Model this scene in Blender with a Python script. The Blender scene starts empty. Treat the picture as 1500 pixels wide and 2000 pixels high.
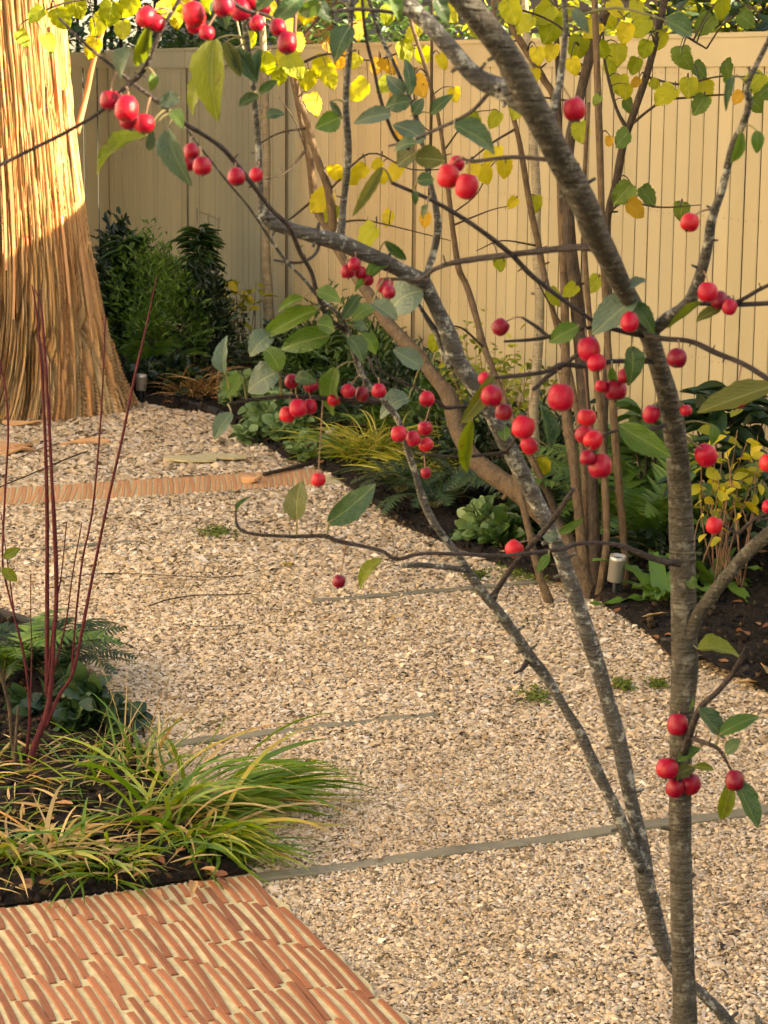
import bpy, math, random
import numpy as np
from mathutils import Vector, Matrix, Quaternion

random.seed(7); rng = np.random.default_rng(7)
scene = bpy.context.scene
COL = scene.collection

# ------------------------------------------------------------------ camera
F_PX, PITCH, ROLL, CAM_H = 4410.0, math.radians(10.855), math.radians(0.52), 1.70
fw = Vector((0, math.cos(PITCH), -math.sin(PITCH))); rt0 = Vector((1, 0, 0)); up0 = rt0.cross(fw)
RT = math.cos(ROLL) * rt0 + math.sin(ROLL) * up0
UP = -math.sin(ROLL) * rt0 + math.cos(ROLL) * up0
cam_d = bpy.data.cameras.new('camera'); cam = bpy.data.objects.new('camera', cam_d); COL.objects.link(cam)
cam.matrix_world = Matrix(((RT.x, UP.x, -fw.x, 0), (RT.y, UP.y, -fw.y, 0), (RT.z, UP.z, -fw.z, CAM_H), (0, 0, 0, 1)))
cam_d.sensor_fit = 'HORIZONTAL'; cam_d.sensor_width = 36; cam_d.lens = F_PX / 1500 * 36
cam_d.clip_start = 0.05; cam_d.clip_end = 600
cam_d.dof.use_dof = True; cam_d.dof.focus_distance = 5.2; cam_d.dof.aperture_fstop = 32
scene.camera = cam

# ------------------------------------------------------------------ sky, sun, exposure
SUN_EL = math.radians(25); sun_h = Vector((1, -0.16, 0)).normalized()
sun_dir = Vector((sun_h.x * math.cos(SUN_EL), sun_h.y * math.cos(SUN_EL), math.sin(SUN_EL)))
world = bpy.data.worlds.new('World'); scene.world = world; world.use_nodes = True
wn = world.node_tree.nodes; bg = wn['Background']
sky = wn.new('ShaderNodeTexSky'); sky.sky_type = 'NISHITA'; sky.sun_disc = False
sky.sun_elevation = SUN_EL; sky.sun_rotation = math.atan2(sun_h.x, sun_h.y)
sky.dust_density = 2.0
world.node_tree.links.new(sky.outputs[0], bg.inputs[0]); bg.inputs[1].default_value = 0.085
sun_l = bpy.data.lights.new('sun', 'SUN'); sun_l.energy = 4.6; sun_l.angle = math.radians(0.6); sun_l.color = (1, .92, .80)
sun = bpy.data.objects.new('sun', sun_l); COL.objects.link(sun)
sun.rotation_euler = sun_dir.to_track_quat('Z', 'Y').to_euler(); sun.location = (6, 4, 8)
vs = scene.view_settings
vs.view_transform = 'Standard'; vs.look = 'None'; vs.gamma = 1; vs.use_curve_mapping = False
vs.exposure = 2.9
vs.use_white_balance = True; vs.white_balance_temperature = 8500; vs.white_balance_tint = 14

# ------------------------------------------------------------------ pixel -> place
CAMP = Vector((0, 0, CAM_H))
def ray(px, py):
    px = float(px); py = float(py)
    return fw + (px - 750) / F_PX * RT - (py - 1000) / F_PX * UP
def P(px, py, z):
    d = ray(px, py); return CAMP + d * (float(z) / d.y)
def G(px, py, h=0.0):
    d = ray(px, py); return CAMP + d * ((h - CAM_H) / d.z)
FA = math.radians(23.26); FU = Vector((-math.sin(FA), math.cos(FA), 0)); FV = Vector((math.cos(FA), math.sin(FA), 0))
F0 = Vector((0.86, 9.8965, 0))
def UV(u, v, z=0.0): return F0 + FU * u + FV * v + Vector((0, 0, z))
def uv_of(p):
    d = Vector((p[0], p[1], 0)) - F0; return d.dot(FU), d.dot(FV)

# ------------------------------------------------------------------ materials
def ntree(name):
    m = bpy.data.materials.new(name); m.use_nodes = True
    nt = m.node_tree; return m, nt, nt.nodes, nt.links, nt.nodes['Principled BSDF']
def ramp(nodes, stops, interp='LINEAR'):
    r = nodes.new('ShaderNodeValToRGB'); cr = r.color_ramp; cr.interpolation = interp
    while len(cr.elements) < len(stops): cr.elements.new(0.5)
    for e, (p, c) in zip(cr.elements, stops): e.position = p; e.color = (*c, 1)
    return r
def noise(nodes, links, vec, scale, detail=4, rough=.55, dim='3D'):
    n = nodes.new('ShaderNodeTexNoise'); n.inputs['Scale'].default_value = scale
    n.inputs['Detail'].default_value = detail; n.inputs['Roughness'].default_value = rough
    if vec is not None: links.new(vec, n.inputs['Vector'])
    return n
def mapping(nodes, links, vec, scale):
    m = nodes.new('ShaderNodeMapping'); m.inputs['Scale'].default_value = scale; links.new(vec, m.inputs['Vector']); return m.outputs[0]
def mixc(nodes, links, a, b, fac, mode='MIX'):
    m = nodes.new('ShaderNodeMix'); m.data_type = 'RGBA'; m.blend_type = mode
    for sock, v in ((m.inputs['Factor'], fac), (m.inputs['A'], a), (m.inputs['B'], b)):
        if isinstance(v, (int, float)): sock.default_value = v
        elif isinstance(v, tuple): sock.default_value = (*v, 1)
        else: links.new(v, sock)
    return m.outputs['Result']
def mth(nodes, links, op, a, b=None, c=None):
    m = nodes.new('ShaderNodeMath'); m.operation = op
    for i, v in enumerate((a, b, c)):
        if v is None: continue
        if isinstance(v, (int, float)): m.inputs[i].default_value = v
        else: links.new(v, m.inputs[i])
    return m.outputs[0]
def bump(nodes, links, h, strength, dist, bsdf, normal=None):
    b = nodes.new('ShaderNodeBump'); b.inputs['Strength'].default_value = strength; b.inputs['Distance'].default_value = dist
    links.new(h, b.inputs['Height'])
    if normal is not None: links.new(normal, b.inputs['Normal'])
    links.new(b.outputs[0], bsdf.inputs['Normal']); return b.outputs[0]
def gen_obj(nodes):
    return nodes.new('ShaderNodeTexCoord').outputs['Object']
def pos(nodes): return nodes.new('ShaderNodeNewGeometry').outputs['Position']

def mat_plain(name, stops, scale=6, rough=.8, bscale=60, bstr=.3, bdist=.004, stretch=(1, 1, 1), island=0.0, spec=.4, metallic=0):
    m, nt, N, L, b = ntree(name)
    vec = mapping(N, L, pos(N), stretch)
    n = noise(N, L, vec, scale, 5)
    fac = n.outputs['Fac']
    if island:
        g = N.new('ShaderNodeNewGeometry'); oi = N.new('ShaderNodeObjectInfo')
        r = mth(N, L, 'FRACT', mth(N, L, 'ADD', g.outputs['Random Per Island'], oi.outputs['Random']))
        fac = mth(N, L, 'ADD', mth(N, L, 'MULTIPLY', fac, 1 - island), mth(N, L, 'MULTIPLY', r, island))
    r = ramp(N, stops); L.new(fac, r.inputs[0]); L.new(r.outputs[0], b.inputs['Base Color'])
    b.inputs['Roughness'].default_value = rough; b.inputs['Specular IOR Level'].default_value = spec; b.inputs['Metallic'].default_value = metallic
    if bstr:
        n2 = noise(N, L, vec, bscale, 4); bump(N, L, n2.outputs['Fac'], bstr, bdist, b)
    return m

def mat_leaf(name, stops, trans=.35, rough=.42, per='island', vein=None, spots=None, spec=.45, tcol=(1.15, 1.1, .6)):
    m, nt, N, L, b = ntree(name)
    kf = .95 if name.startswith('hazel_y') else .8 if name.startswith('hazel_') else (.62 if name.startswith('leaf_') else (.95 if name.startswith('grass') else (.9 if name == 'fallen_leaf' else (1.1 if name in ('foliage_pale','foliage_lime','foliage_yellow','fern_green','shrub_green') else (.85 if name == 'foliage_mid' else .55)))))
    stops = [(p_, tuple(c_ * kf for c_ in col_)) for p_, col_ in stops]
    if per == 'island': r0 = N.new('ShaderNodeNewGeometry').outputs['Random Per Island']
    else: r0 = N.new('ShaderNodeObjectInfo').outputs['Random']
    p = pos(N); n = noise(N, L, p, 28, 3)
    fac = mth(N, L, 'ADD', mth(N, L, 'MULTIPLY', r0, .72), mth(N, L, 'MULTIPLY', n.outputs['Fac'], .28))
    rp = ramp(N, stops); L.new(fac, rp.inputs[0]); col = rp.outputs[0]
    if vein:
        oc = gen_obj(N); sx = N.new('ShaderNodeSeparateXYZ'); L.new(oc, sx.inputs[0])
        ax = mth(N, L, 'ABSOLUTE', sx.outputs[0])
        t = mth(N, L, 'SUBTRACT', mth(N, L, 'MULTIPLY', sx.outputs[1], vein), mth(N, L, 'MULTIPLY', ax, vein * 1.0))
        fr = mth(N, L, 'ABSOLUTE', mth(N, L, 'SUBTRACT', mth(N, L, 'FRACT', t), .5))
        v1 = N.new('ShaderNodeMapRange'); L.new(fr, v1.inputs[0]); v1.inputs[1].default_value = .40; v1.inputs[2].default_value = .5
        v2 = N.new('ShaderNodeMapRange'); L.new(ax, v2.inputs[0]); v2.inputs[1].default_value = .03; v2.inputs[2].default_value = .008
        vv = mth(N, L, 'MAXIMUM', mth(N, L, 'MULTIPLY', v1.outputs[0], .35), v2.outputs[0])
        col = mixc(N, L, col, mixc(N, L, col, (.6, .62, .25), .2), vv)
        bump(N, L, mth(N, L, 'SUBTRACT', noise(N, L, mapping(N, L, oc, (7, 7, 7)), 1.5, 3).outputs['Fac'], mth(N, L, 'MULTIPLY', vv, .9)), .35, .02, b)
    if spots:
        oi = N.new('ShaderNodeObjectInfo')
        vadd = N.new('ShaderNodeVectorMath'); vadd.operation = 'ADD'; L.new(p, vadd.inputs[0]); L.new(oi.outputs['Random'], vadd.inputs[1])
        n3 = noise(N, L, vadd.outputs[0], 42, 3, .6); mr = N.new('ShaderNodeMapRange'); L.new(n3.outputs['Fac'], mr.inputs[0])
        mr.inputs[1].default_value = .66; mr.inputs[2].default_value = .74
        col = mixc(N, L, col, spots, mr.outputs[0])
    L.new(col, b.inputs['Base Color']); b.inputs['Roughness'].default_value = rough; b.inputs['Specular IOR Level'].default_value = spec
    tr = N.new('ShaderNodeBsdfTranslucent'); tc = mixc(N, L, col, tcol, 1.0, 'MULTIPLY'); L.new(tc, tr.inputs[0])
    mx = N.new('ShaderNodeMixShader'); mx.inputs[0].default_value = trans
    L.new(b.outputs[0], mx.inputs[1]); L.new(tr.outputs[0], mx.inputs[2]); L.new(mx.outputs[0], N['Material Output'].inputs[0])
    return m

# ------------------------------------------------------------------ mesh helpers
def finish(name, me, mat, parent=None, smooth=False, kind=None):
    if mat is not None: me.materials.append(mat)
    if smooth: me.shade_smooth()
    o = bpy.data.objects.new(name, me); COL.objects.link(o)
    if parent is not None:
        o.parent = parent; o.location = -world_loc(parent)
    if kind: o['kind'] = kind
    return o
def world_loc(o):
    v = Vector((0, 0, 0))
    while o is not None: v += Vector(o.location); o = o.parent
    return v
def mesh_np(name, V, Fq):
    """V (n,3) array, Fq (m,k) array of equal-size faces"""
    me = bpy.data.meshes.new(name); V = np.asarray(V, np.float32); Fq = np.asarray(Fq, np.int32); k = Fq.shape[1]
    me.vertices.add(len(V)); me.vertices.foreach_set('co', V.ravel())
    me.loops.add(Fq.size); me.loops.foreach_set('vertex_index', Fq.ravel())
    me.polygons.add(len(Fq)); me.polygons.foreach_set('loop_start', np.arange(0, Fq.size, k, dtype=np.int32))
    me.update(calc_edges=True); return me
class MB:
    def __init__(s): s.v = []; s.f = []; s.n = 0
    def add(s, V, Fc):
        V = np.asarray(V, float); s.v.append(V); s.f += [tuple(int(i) + s.n for i in f) for f in Fc]; s.n += len(V)
    def mesh(s, name):
        me = bpy.data.meshes.new(name); me.from_pydata(np.vstack(s.v).tolist(), [], s.f); me.update(); return me
def box_vf(lo, hi, ch=0.0):
    x0, y0, z0 = lo; x1, y1, z1 = hi
    V = [(x0, y0, z0), (x1, y0, z0), (x1, y1, z0), (x0, y1, z0), (x0, y0, z1), (x1, y0, z1), (x1, y1, z1), (x0, y1, z1)]
    return V, [(0, 3, 2, 1), (4, 5, 6, 7), (0, 1, 5, 4), (1, 2, 6, 5), (2, 3, 7, 6), (3, 0, 4, 7)]
def catmull(pts, n):
    p = np.asarray(pts, float); out = []
    q = np.vstack([2 * p[0] - p[1], p, 2 * p[-1] - p[-2]])
    for i in range(1, len(q) - 2):
        for t in np.linspace(0, 1, n, endpoint=False):
            a, b, c, d = q[i - 1], q[i], q[i + 1], q[i + 2]
            out.append(.5 * ((2 * b) + (c - a) * t + (2 * a - 5 * b + 4 * c - d) * t * t + (3 * b - a - 3 * c + d) * t ** 3))
    out.append(p[-1]); return np.array(out)
def tube(P4, sides=8, sub=4, jit=.06, seed=0, cap=True):
    """P4: list of (x,y,z,r) -> verts, faces"""
    r_ = np.random.default_rng(seed)
    C = catmull(P4, sub); n = len(C); pts = C[:, :3]; rad = np.maximum(C[:, 3], 1e-4)
    T = np.gradient(pts, axis=0); T /= np.linalg.norm(T, axis=1)[:, None] + 1e-12
    a = np.array([0, 0, 1.]) if abs(T[0][2]) < .9 else np.array([1., 0, 0])
    U = np.cross(T[0], a); U /= np.linalg.norm(U); V = []
    ang = np.linspace(0, 2 * np.pi, sides, endpoint=False)
    ker = np.array([1, 3, 5, 6, 5, 3, 1.]); ker /= ker.sum()
    ring = np.convolve(r_.normal(size=n + 6), ker, 'valid') * 1.6
    spot = np.stack([np.convolve(r_.normal(size=n + 6), ker, 'valid') for _ in range(sides)], 1)[:n] * 1.3
    for i in range(n):
        U = U - T[i] * (U @ T[i]); U /= np.linalg.norm(U) + 1e-12; W = np.cross(T[i], U)
        rr = rad[i] * (1 + jit * spot[i] + jit * ring[i] + jit * .25 * r_.normal(size=sides))
        V.append(pts[i] + rr[:, None] * (np.cos(ang)[:, None] * U + np.sin(ang)[:, None] * W))
    V = np.vstack(V); Fc = []
    for i in range(n - 1):
        for j in range(sides):
            k = (j + 1) % sides
            Fc.append((i * sides + j, i * sides + k, (i + 1) * sides + k, (i + 1) * sides + j))
    if cap: Fc.append(tuple(range(sides))[::-1]); Fc.append(tuple((n - 1) * sides + j for j in range(sides)))
    return V, Fc
def thing(name, label, cat, loc, group=None):
    o = bpy.data.objects.new(name, None); COL.objects.link(o); o.location = loc; o.empty_display_size = .1
    o['label'] = label; o['category'] = cat
    if group: o['group'] = group
    return o
def tag(o, label, cat, group=None):
    o['label'] = label; o['category'] = cat
    if group: o['group'] = group
    return o
def inst_np(tv, tf, M, T):
    """template verts (k,3), faces (m,q), M (n,3,3), T (n,3) -> joined V,F"""
    tv = np.asarray(tv, float); tf = np.asarray(tf, int); n = len(T)
    V = np.einsum('nij,kj->nki', M, tv) + T[:, None, :]
    Fq = tf[None] + (np.arange(n) * len(tv))[:, None, None]
    return V.reshape(-1, 3), Fq.reshape(-1, tf.shape[1])
def frames(Y, Nrm, sx, sy):
    """rotation matrices with local y along Y, local z near Nrm; scaled"""
    Y = Y / (np.linalg.norm(Y, axis=1)[:, None] + 1e-9); X = np.cross(Y, Nrm); X /= np.linalg.norm(X, axis=1)[:, None] + 1e-9
    Z = np.cross(X, Y); sx = np.asarray(sx)[:, None]; sy = np.asarray(sy)[:, None]
    return np.stack([X * sx, Y * sy, Z * sy], axis=2)
def leaf_tmpl(nl=4, prof=None, fold=.12, curl=.15, half=1):
    """leaf grid: length 0..1 along y, half width .5, quads"""
    V, Fq = [], []
    ys = np.linspace(0, 1, nl + 1); w = 2 * half + 1
    for y in ys:
        hw = .5 * (prof(y) if prof else math.sin(math.pi * (y * .94 + .03)) ** .8)
        for j in range(-half, half + 1):
            s = j / half; V.append((s * hw, y, abs(s) * hw * 2 * fold - curl * y * y))
    for i in range(nl):
        for j in range(w - 1): Fq.append((i * w + j, i * w + j + 1, (i + 1) * w + j + 1, (i + 1) * w + j))
    return np.array(V), np.array(Fq)
LEAF_T = leaf_tmpl(2); LEAF_S = leaf_tmpl(3); LEAF_M = leaf_tmpl(5, fold=.1, curl=.25); LEAF_L = leaf_tmpl(4, curl=.35, fold=.15)
def rand_dirs(n, zlo=-1, zhi=1):
    z = rng.uniform(zlo, zhi, n); a = rng.uniform(0, 2 * np.pi, n); r = np.sqrt(1 - z * z)
    return np.stack([r * np.cos(a), r * np.sin(a), z], 1)
def leaf_cloud(name, pts, size, aspect, mat, parent, tmpl=LEAF_S, droop=0.0, outward=None, kind='stuff', smooth=False):
    n = len(pts); Y = rand_dirs(n, -.5, .8); Y[:, 2] -= droop
    if outward is not None: Y = Y * .6 + outward
    Nn = rand_dirs(n, -.1, 1) + np.array([0, -.35, .6])
    s = size * rng.uniform(.65, 1.25, n); M = frames(Y, Nn, s * aspect, s)
    V, Fq = inst_np(*tmpl, M, np.asarray(pts)); me = mesh_np(name, V, Fq)
    return finish(name, me, mat, parent, smooth, kind)
def blob_pts(n, c, r, clump=9, cs=.35, top=True):
    """points spread through an uneven ellipsoid made of clumps"""
    c = np.asarray(c, float); r = np.asarray(r, float)
    cl = rand_dirs(clump, -.4 if top else -1, 1) * rng.uniform(.35, .85, (clump, 1))
    k = rng.integers(0, clump, n); d = rand_dirs(n) * (rng.uniform(.2, 1, (n, 1)) ** .6) * cs * rng.uniform(.7, 1.5, (clump, 1))[k]
    return c + (cl[k] + d) * r
def blades(name, base, az, length, width, rise, mat, parent, S=7, droop=1.0, kind='stuff', twist=.6):
    """arching strips; rise = start elevation angle"""
    n = len(base); s = np.linspace(0, 1, S + 1)
    el = rise[:, None] - (rise[:, None] + .35 * droop) * (s[None] ** 1.1) * np.minimum(1.4, droop) * rng.uniform(.75, 1.15, (n, 1))
    ds = (length / S)[:, None]; az2 = az[:, None] + rng.normal(0, .35, (n, 1)) * s[None] ** 2
    dx = np.cos(el) * np.cos(az2) * ds; dy = np.cos(el) * np.sin(az2) * ds; dz = np.sin(el) * ds
    X = np.stack([base[:, 0:1] + np.cumsum(dx, 1) - dx, base[:, 1:2] + np.cumsum(dy, 1) - dy, base[:, 2:3] + np.cumsum(dz, 1) - dz], 2)
    X[:, :, 2] = np.maximum(X[:, :, 2], .012 + .02 * rng.random((n, 1)))
    w = width[:, None] * (np.minimum(1, s[None] * 4 + .45)) * np.maximum(.03, 1 - s[None] ** 2.6)
    tw = rng.normal(0, twist, (n, 1)) + s[None] * rng.normal(0, twist, (n, 1))
    side = np.stack([-np.sin(az2) * np.cos(tw), np.cos(az2) * np.cos(tw), np.sin(tw)], 2) * w[:, :, None] * .5
    A = X - side; B = X + side; V = np.stack([A, B], 2).reshape(-1, 3)
    i = np.arange(S); q = np.stack([2 * i, 2 * i + 1, 2 * i + 3, 2 * i + 2], 1)
    Fq = (q[None] + (np.arange(n) * 2 * (S + 1))[:, None, None]).reshape(-1, 4)
    return finish(name, mesh_np(name, V, Fq), mat, parent, False, kind)
PIN = leaf_tmpl(2, prof=lambda y: max(.04, (1 - y) ** .7), fold=.05, curl=.12)
def fern(name, label, loc, nf, length, mat, stem_mat, cat='fern', az0=None, spread=2 * math.pi, group=None, wide=.16, rise=1.15):
    root = thing(name, label, cat, loc, group)
    for k in range(nf):
        az = (az0 if az0 is not None else 0) + (k + rng.uniform(-.3, .3)) / nf * spread - (spread / 2 if az0 is not None else 0)
        Lf = length * rng.uniform(.75, 1.15); e0 = rise * rng.uniform(.7, 1.1); S = 26
        s = np.linspace(0, 1, S); el = e0 - s ** 1.2 * rng.uniform(1.0, 1.7); ds = Lf / S
        c = np.stack([np.cumsum(np.cos(el) * math.cos(az) * ds), np.cumsum(np.cos(el) * math.sin(az) * ds), np.cumsum(np.sin(el) * ds)], 1) + np.array(loc)
        c[:, 2] = np.maximum(c[:, 2], .02)
        T = np.gradient(c, axis=0); T /= np.linalg.norm(T, axis=1)[:, None]
        side = np.array([-math.sin(az), math.cos(az), 0.]); tilt = rng.normal(0, .25)
        up = np.cross(T, side) * -1; up *= np.sign(up[:, 2:3] + 1e-6)
        idx = np.arange(4, S); Ws = wide * Lf * np.sin(np.pi * (s[idx] * .9 + .08)) ** .7 + .006
        Ts, Ys, Ns, sz = [], [], [], []
        for sg in (-1, 1):
            Ts.append(c[idx]); Ys.append(sg * (side + tilt * np.array([0, 0, 1.])) + T[idx] * .45 + rng.normal(0, .08, (len(idx), 3))); Ns.append(up[idx]); sz.append(Ws)
        Tt = np.vstack(Ts); Yy = np.vstack(Ys); Nn = np.vstack(Ns); sz = np.concatenate(sz)
        M = frames(Yy, Nn, np.full(len(sz), Lf / S * 1.0), sz)
        V, Fq = inst_np(*PIN, M, Tt)
        fr = finish('frond', mesh_np('frond', V, Fq), mat, root)
        m = MB(); m.add(*tube([(*c[i], .0022 * (1 - i / S) + .0007) for i in range(0, S, 5)], 4, 2, 0)); 
        finish('rachis', m.mesh('rachis'), stem_mat, fr)
    return root

# ------------------------------------------------------------------ palette
M = {}
def s2l(h):
    v = [int(h[i:i + 2], 16) / 255 for i in (0, 2, 4)]
    return tuple(c / 12.92 if c <= .04045 else ((c + .055) / 1.055) ** 2.4 for c in v)
M['gravel_base'] = mat_plain('shaded_gravel_bed', [(0.25, (.09, .06, .032)), (.5, (.15, .105, .06)), (.75, (.26, .19, .115))], 55, .95, 140, .9, .01)  # grit base, darkened so shade between stones is in the colour
M['fence'] = mat_plain('tan_paint', [(.3, (.37, .296, .160)), (.7, (.43, .343, .188))], 3, .62, 220, .12, .0015, (1, 1, .15), island=.35)
M['gap_shade'] = mat_plain('painted_gap_shade', [(.3, (.05, .035, .018)), (.7, (.07, .05, .025))], 5, .9, 100, 0)  # shade put into colour: board edges and gaps read as dark lines
M['post'] = mat_plain('olive_post', [(.3, (.15, .118, .065)), (.7, (.20, .155, .085))], 5, .7, 150, .15, .002)
M['soil'] = mat_plain('dark_soil', [(.25, (.004, .0028, .0015)), (.5, (.012, .008, .0045)), (.72, (.035, .023, .013)), (.9, (.08, .055, .03))], 70, .95, 90, 1, .02, spec=.2)
M['crumb'] = mat_plain('soil_crumb', [(.2, (.004, .003, .002)), (.5, (.014, .0095, .006)), (.75, (.045, .028, .015)), (.95, (.12, .075, .035))], 90, .95, 200, .3, .003, island=.7, spec=.15)
M['ground'] = mat_plain('earth', [(.3, (.05, .045, .02)), (.7, (.09, .08, .03))], 4, .95, 40, .5, .02)
M['mortar'] = mat_plain('mortar', [(.25, (.35, .29, .145)), (.55, (.46, .385, .205)), (.8, (.53, .455, .265))], 34, .95, 260, .6, .003)
M['tile'] = mat_plain('terracotta', [(.2, (.17, .058, .024)), (.5, (.245, .085, .034)), (.85, (.32, .12, .052))], 30, .85, 240, .5, .002, island=.55)
M['tile_pale'] = mat_plain('pale_terracotta', [(.2, (.36, .155, .060)), (.5, (.46, .215, .088)), (.85, (.54, .29, .13))], 30, .9, 240, .4, .002, island=.45)  # paler orange terracotta for the far tile band
M['edging'] = mat_plain('steel_edging', [(.3, (.12, .105, .065)), (.7, (.20, .175, .11))], 9, .6, 120, .25, .002)
M['rubber'] = mat_plain('black_edging', [(.3, (.012, .012, .012)), (.7, (.03, .028, .025))], 9, .6, 90, .2, .002)
M['steel'] = mat_plain('brushed_steel', [(.3, (.30, .28, .23)), (.7, (.42, .39, .32))], 12, .38, 300, .08, .001, (1, 1, .05), metallic=.65)
M['black'] = mat_plain('black_plastic', [(.3, (.012, .012, .012)), (.7, (.02, .02, .02))], 9, .45, 90, .05, .001)
M['siding'] = mat_plain('house_siding', [(.3, (.26, .17, .12)), (.7, (.34, .23, .165))], 3, .7, 60, .15, .003, island=.4)
M['render'] = mat_plain('house_render', [(.3, (.42, .38, .32)), (.7, (.5, .46, .4))], 2, .9, 60, .2, .004)
M['render_w'] = mat_plain('pale_render', [(.3, (.66, .60, .50)), (.7, (.74, .68, .58))], 2, .9, 60, .2, .004)
M['dead'] = mat_leaf('fallen_leaf', [(.15, (.16, .055, .02)), (.45, (.32, .13, .045)), (.75, (.42, .22, .08)), (.95, (.45, .33, .14))], .15, .6, 'object')
M['bits'] = mat_leaf('leaf_scrap', [(.1, (.02, .014, .01)), (.6, (.07, .04, .02)), (.95, (.2, .1, .05))], .1, .7, 'object')
M['barkflake'] = mat_plain('bark_flake', [(.3, (.34, .15, .06)), (.7, (.5, .27, .12))], 20, .8, 90, .4, .003, island=.5)

def mat_gravel():
    m, nt, N, L, b = ntree('gravel_stone'); g = N.new('ShaderNodeNewGeometry')
    r = ramp(N, [(0, (.05, .035, .022)), (.05, (.12, .085, .05)), (.12, (.34, .235, .13)), (.3, (.53, .395, .25)), (.6, (.63, .49, .33)), (.85, (.69, .565, .41)), (.97, (.77, .69, .57))])
    L.new(g.outputs['Random Per Island'], r.inputs[0])
    n = noise(N, L, g.outputs['Position'], 260, 3); n0 = noise(N, L, g.outputs['Position'], .9, 3)
    c = mixc(N, L, r.outputs[0], mixc(N, L, r.outputs[0], (.62, .5, .38), 1.0, 'MULTIPLY'), mth(N, L, 'MULTIPLY', n.outputs['Fac'], .5))
    c = mixc(N, L, c, (.60, .43, .20), mth(N, L, 'MULTIPLY', n0.outputs['Fac'], .35))
    n7 = noise(N, L, g.outputs['Position'], 3.2, 5, .6); r7 = ramp(N, [(.42, (0, 0, 0)), (.62, (1, 1, 1))]); L.new(n7.outputs['Fac'], r7.inputs[0])
    c = mixc(N, L, c, mixc(N, L, c, (.87, .85, .83), 1.0, 'MULTIPLY'), r7.outputs[0])
    L.new(c, b.inputs['Base Color']); b.inputs['Roughness'].default_value = .9; b.inputs['Specular IOR Level'].default_value = .25
    return m
M['gravel'] = mat_gravel()

def mat_conifer_bark():
    m, nt, N, L, b = ntree('stringy_bark'); at = N.new('ShaderNodeAttribute'); at.attribute_name = 'ang'
    v = mapping(N, L, at.outputs['Vector'], (40, 2.0, 1)); n1 = noise(N, L, v, 1, 6, .65)
    v2 = mapping(N, L, at.outputs['Vector'], (4, .8, 1)); n2 = noise(N, L, v2, 1, 3, .5)
    r1 = ramp(N, [(.34, (.07, .034, .013)), (.45, (.33, .18, .07)), (.58, (.56, .36, .16)), (.78, (.72, .53, .28))]); L.new(n1.outputs['Fac'], r1.inputs[0])
    r2 = ramp(N, [(.45, (0, 0, 0)), (.62, (1, 1, 1))]); L.new(n2.outputs['Fac'], r2.inputs[0])
    c = mixc(N, L, r1.outputs[0], (.54, .22, .075), mth(N, L, 'MULTIPLY', r2.outputs[0], .5))
    L.new(c, b.inputs['Base Color']); b.inputs['Roughness'].default_value = .9; b.inputs['Specular IOR Level'].default_value = .15
    v3 = mapping(N, L, at.outputs['Vector'], (170, 5, 1)); n3 = noise(N, L, v3, 1, 5, .7)
    bump(N, L, n3.outputs['Fac'], .9, .012, b); return m
M['conifer'] = mat_conifer_bark()

def mat_bark(name, stops, lichen=None, lent=True, sc=34):
    kf = .40 if name.startswith('crab') else (.75 if name.startswith('pale') else .44)
    stops = [(p_, tuple(c_ * kf for c_ in col_)) for p_, col_ in stops]
    m, nt, N, L, b = ntree(name); p = pos(N)
    n = noise(N, L, p, sc, 6, .65); r = ramp(N, stops); L.new(n.outputs['Fac'], r.inputs[0]); c = r.outputs[0]
    rng_v = mapping(N, L, p, (.35, .35, 3.2) if name.startswith('crab') or name.startswith('pale') else (1.6, 1.6, .18)); n4 = noise(N, L, rng_v, sc * 2.2, 3, .5)
    if lent:
        r4 = ramp(N, [(.56, (0, 0, 0)), (.66, (1, 1, 1))]); L.new(n4.outputs['Fac'], r4.inputs[0])
        c = mixc(N, L, c, tuple(min(1, k * 1.7) for k in stops[-1][1]), mth(N, L, 'MULTIPLY', r4.outputs[0], .3))
    if lichen:
        n2 = noise(N, L, p, sc * 1.7, 6, .75); r2 = ramp(N, [(.53, (0, 0, 0)), (.60, (1, 1, 1))]); L.new(n2.outputs['Fac'], r2.inputs[0])
        c = mixc(N, L, c, lichen, mth(N, L, 'MULTIPLY', r2.outputs[0], .6 if name == 'crab_bark_lichen' else .28))
    L.new(c, b.inputs['Base Color']); b.inputs['Roughness'].default_value = .75; b.inputs['Specular IOR Level'].default_value = .3
    n3 = noise(N, L, p, sc * 5, 4, .6)
    h = mth(N, L, 'ADD', n3.outputs['Fac'], mth(N, L, 'MULTIPLY', n4.outputs['Fac'], 1.2)); bump(N, L, h, 1.0, .006, b)
    return m
M['crab_bark'] = mat_bark('crab_bark', [(.3, (.06, .052, .036)), (.5, (.115, .10, .068)), (.75, (.17, .15, .105))], (.30, .29, .22))
M['crab_grey'] = mat_bark('crab_bark_lichen', [(.3, (.075, .072, .058)), (.5, (.14, .13, .105)), (.75, (.21, .20, .165))], (.42, .42, .34))
M['crab_twig'] = mat_bark('crab_twig', [(.3, (.045, .03, .025)), (.5, (.085, .06, .05)), (.75, (.15, .115, .095))], None, True, 50)
M['hazel_bark'] = mat_bark('hazel_bark', [(.3, (.12, .07, .03)), (.5, (.21, .13, .06)), (.75, (.30, .20, .10))], None, True, 30)
M['hazel_dark'] = mat_bark('hazel_dark', [(.3, (.055, .035, .02)), (.5, (.10, .065, .035)), (.75, (.17, .12, .065))], None, True, 30)
M['pale_bark'] = mat_bark('pale_bark', [(.3, (.24, .19, .11)), (.5, (.36, .29, .17)), (.75, (.48, .40, .26))], None, True, 22)
M['dogwood'] = mat_bark('dogwood_red', [(.3, (.10, .010, .014)), (.5, (.17, .014, .020)), (.75, (.24, .03, .03))], None, True, 60)
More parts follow.
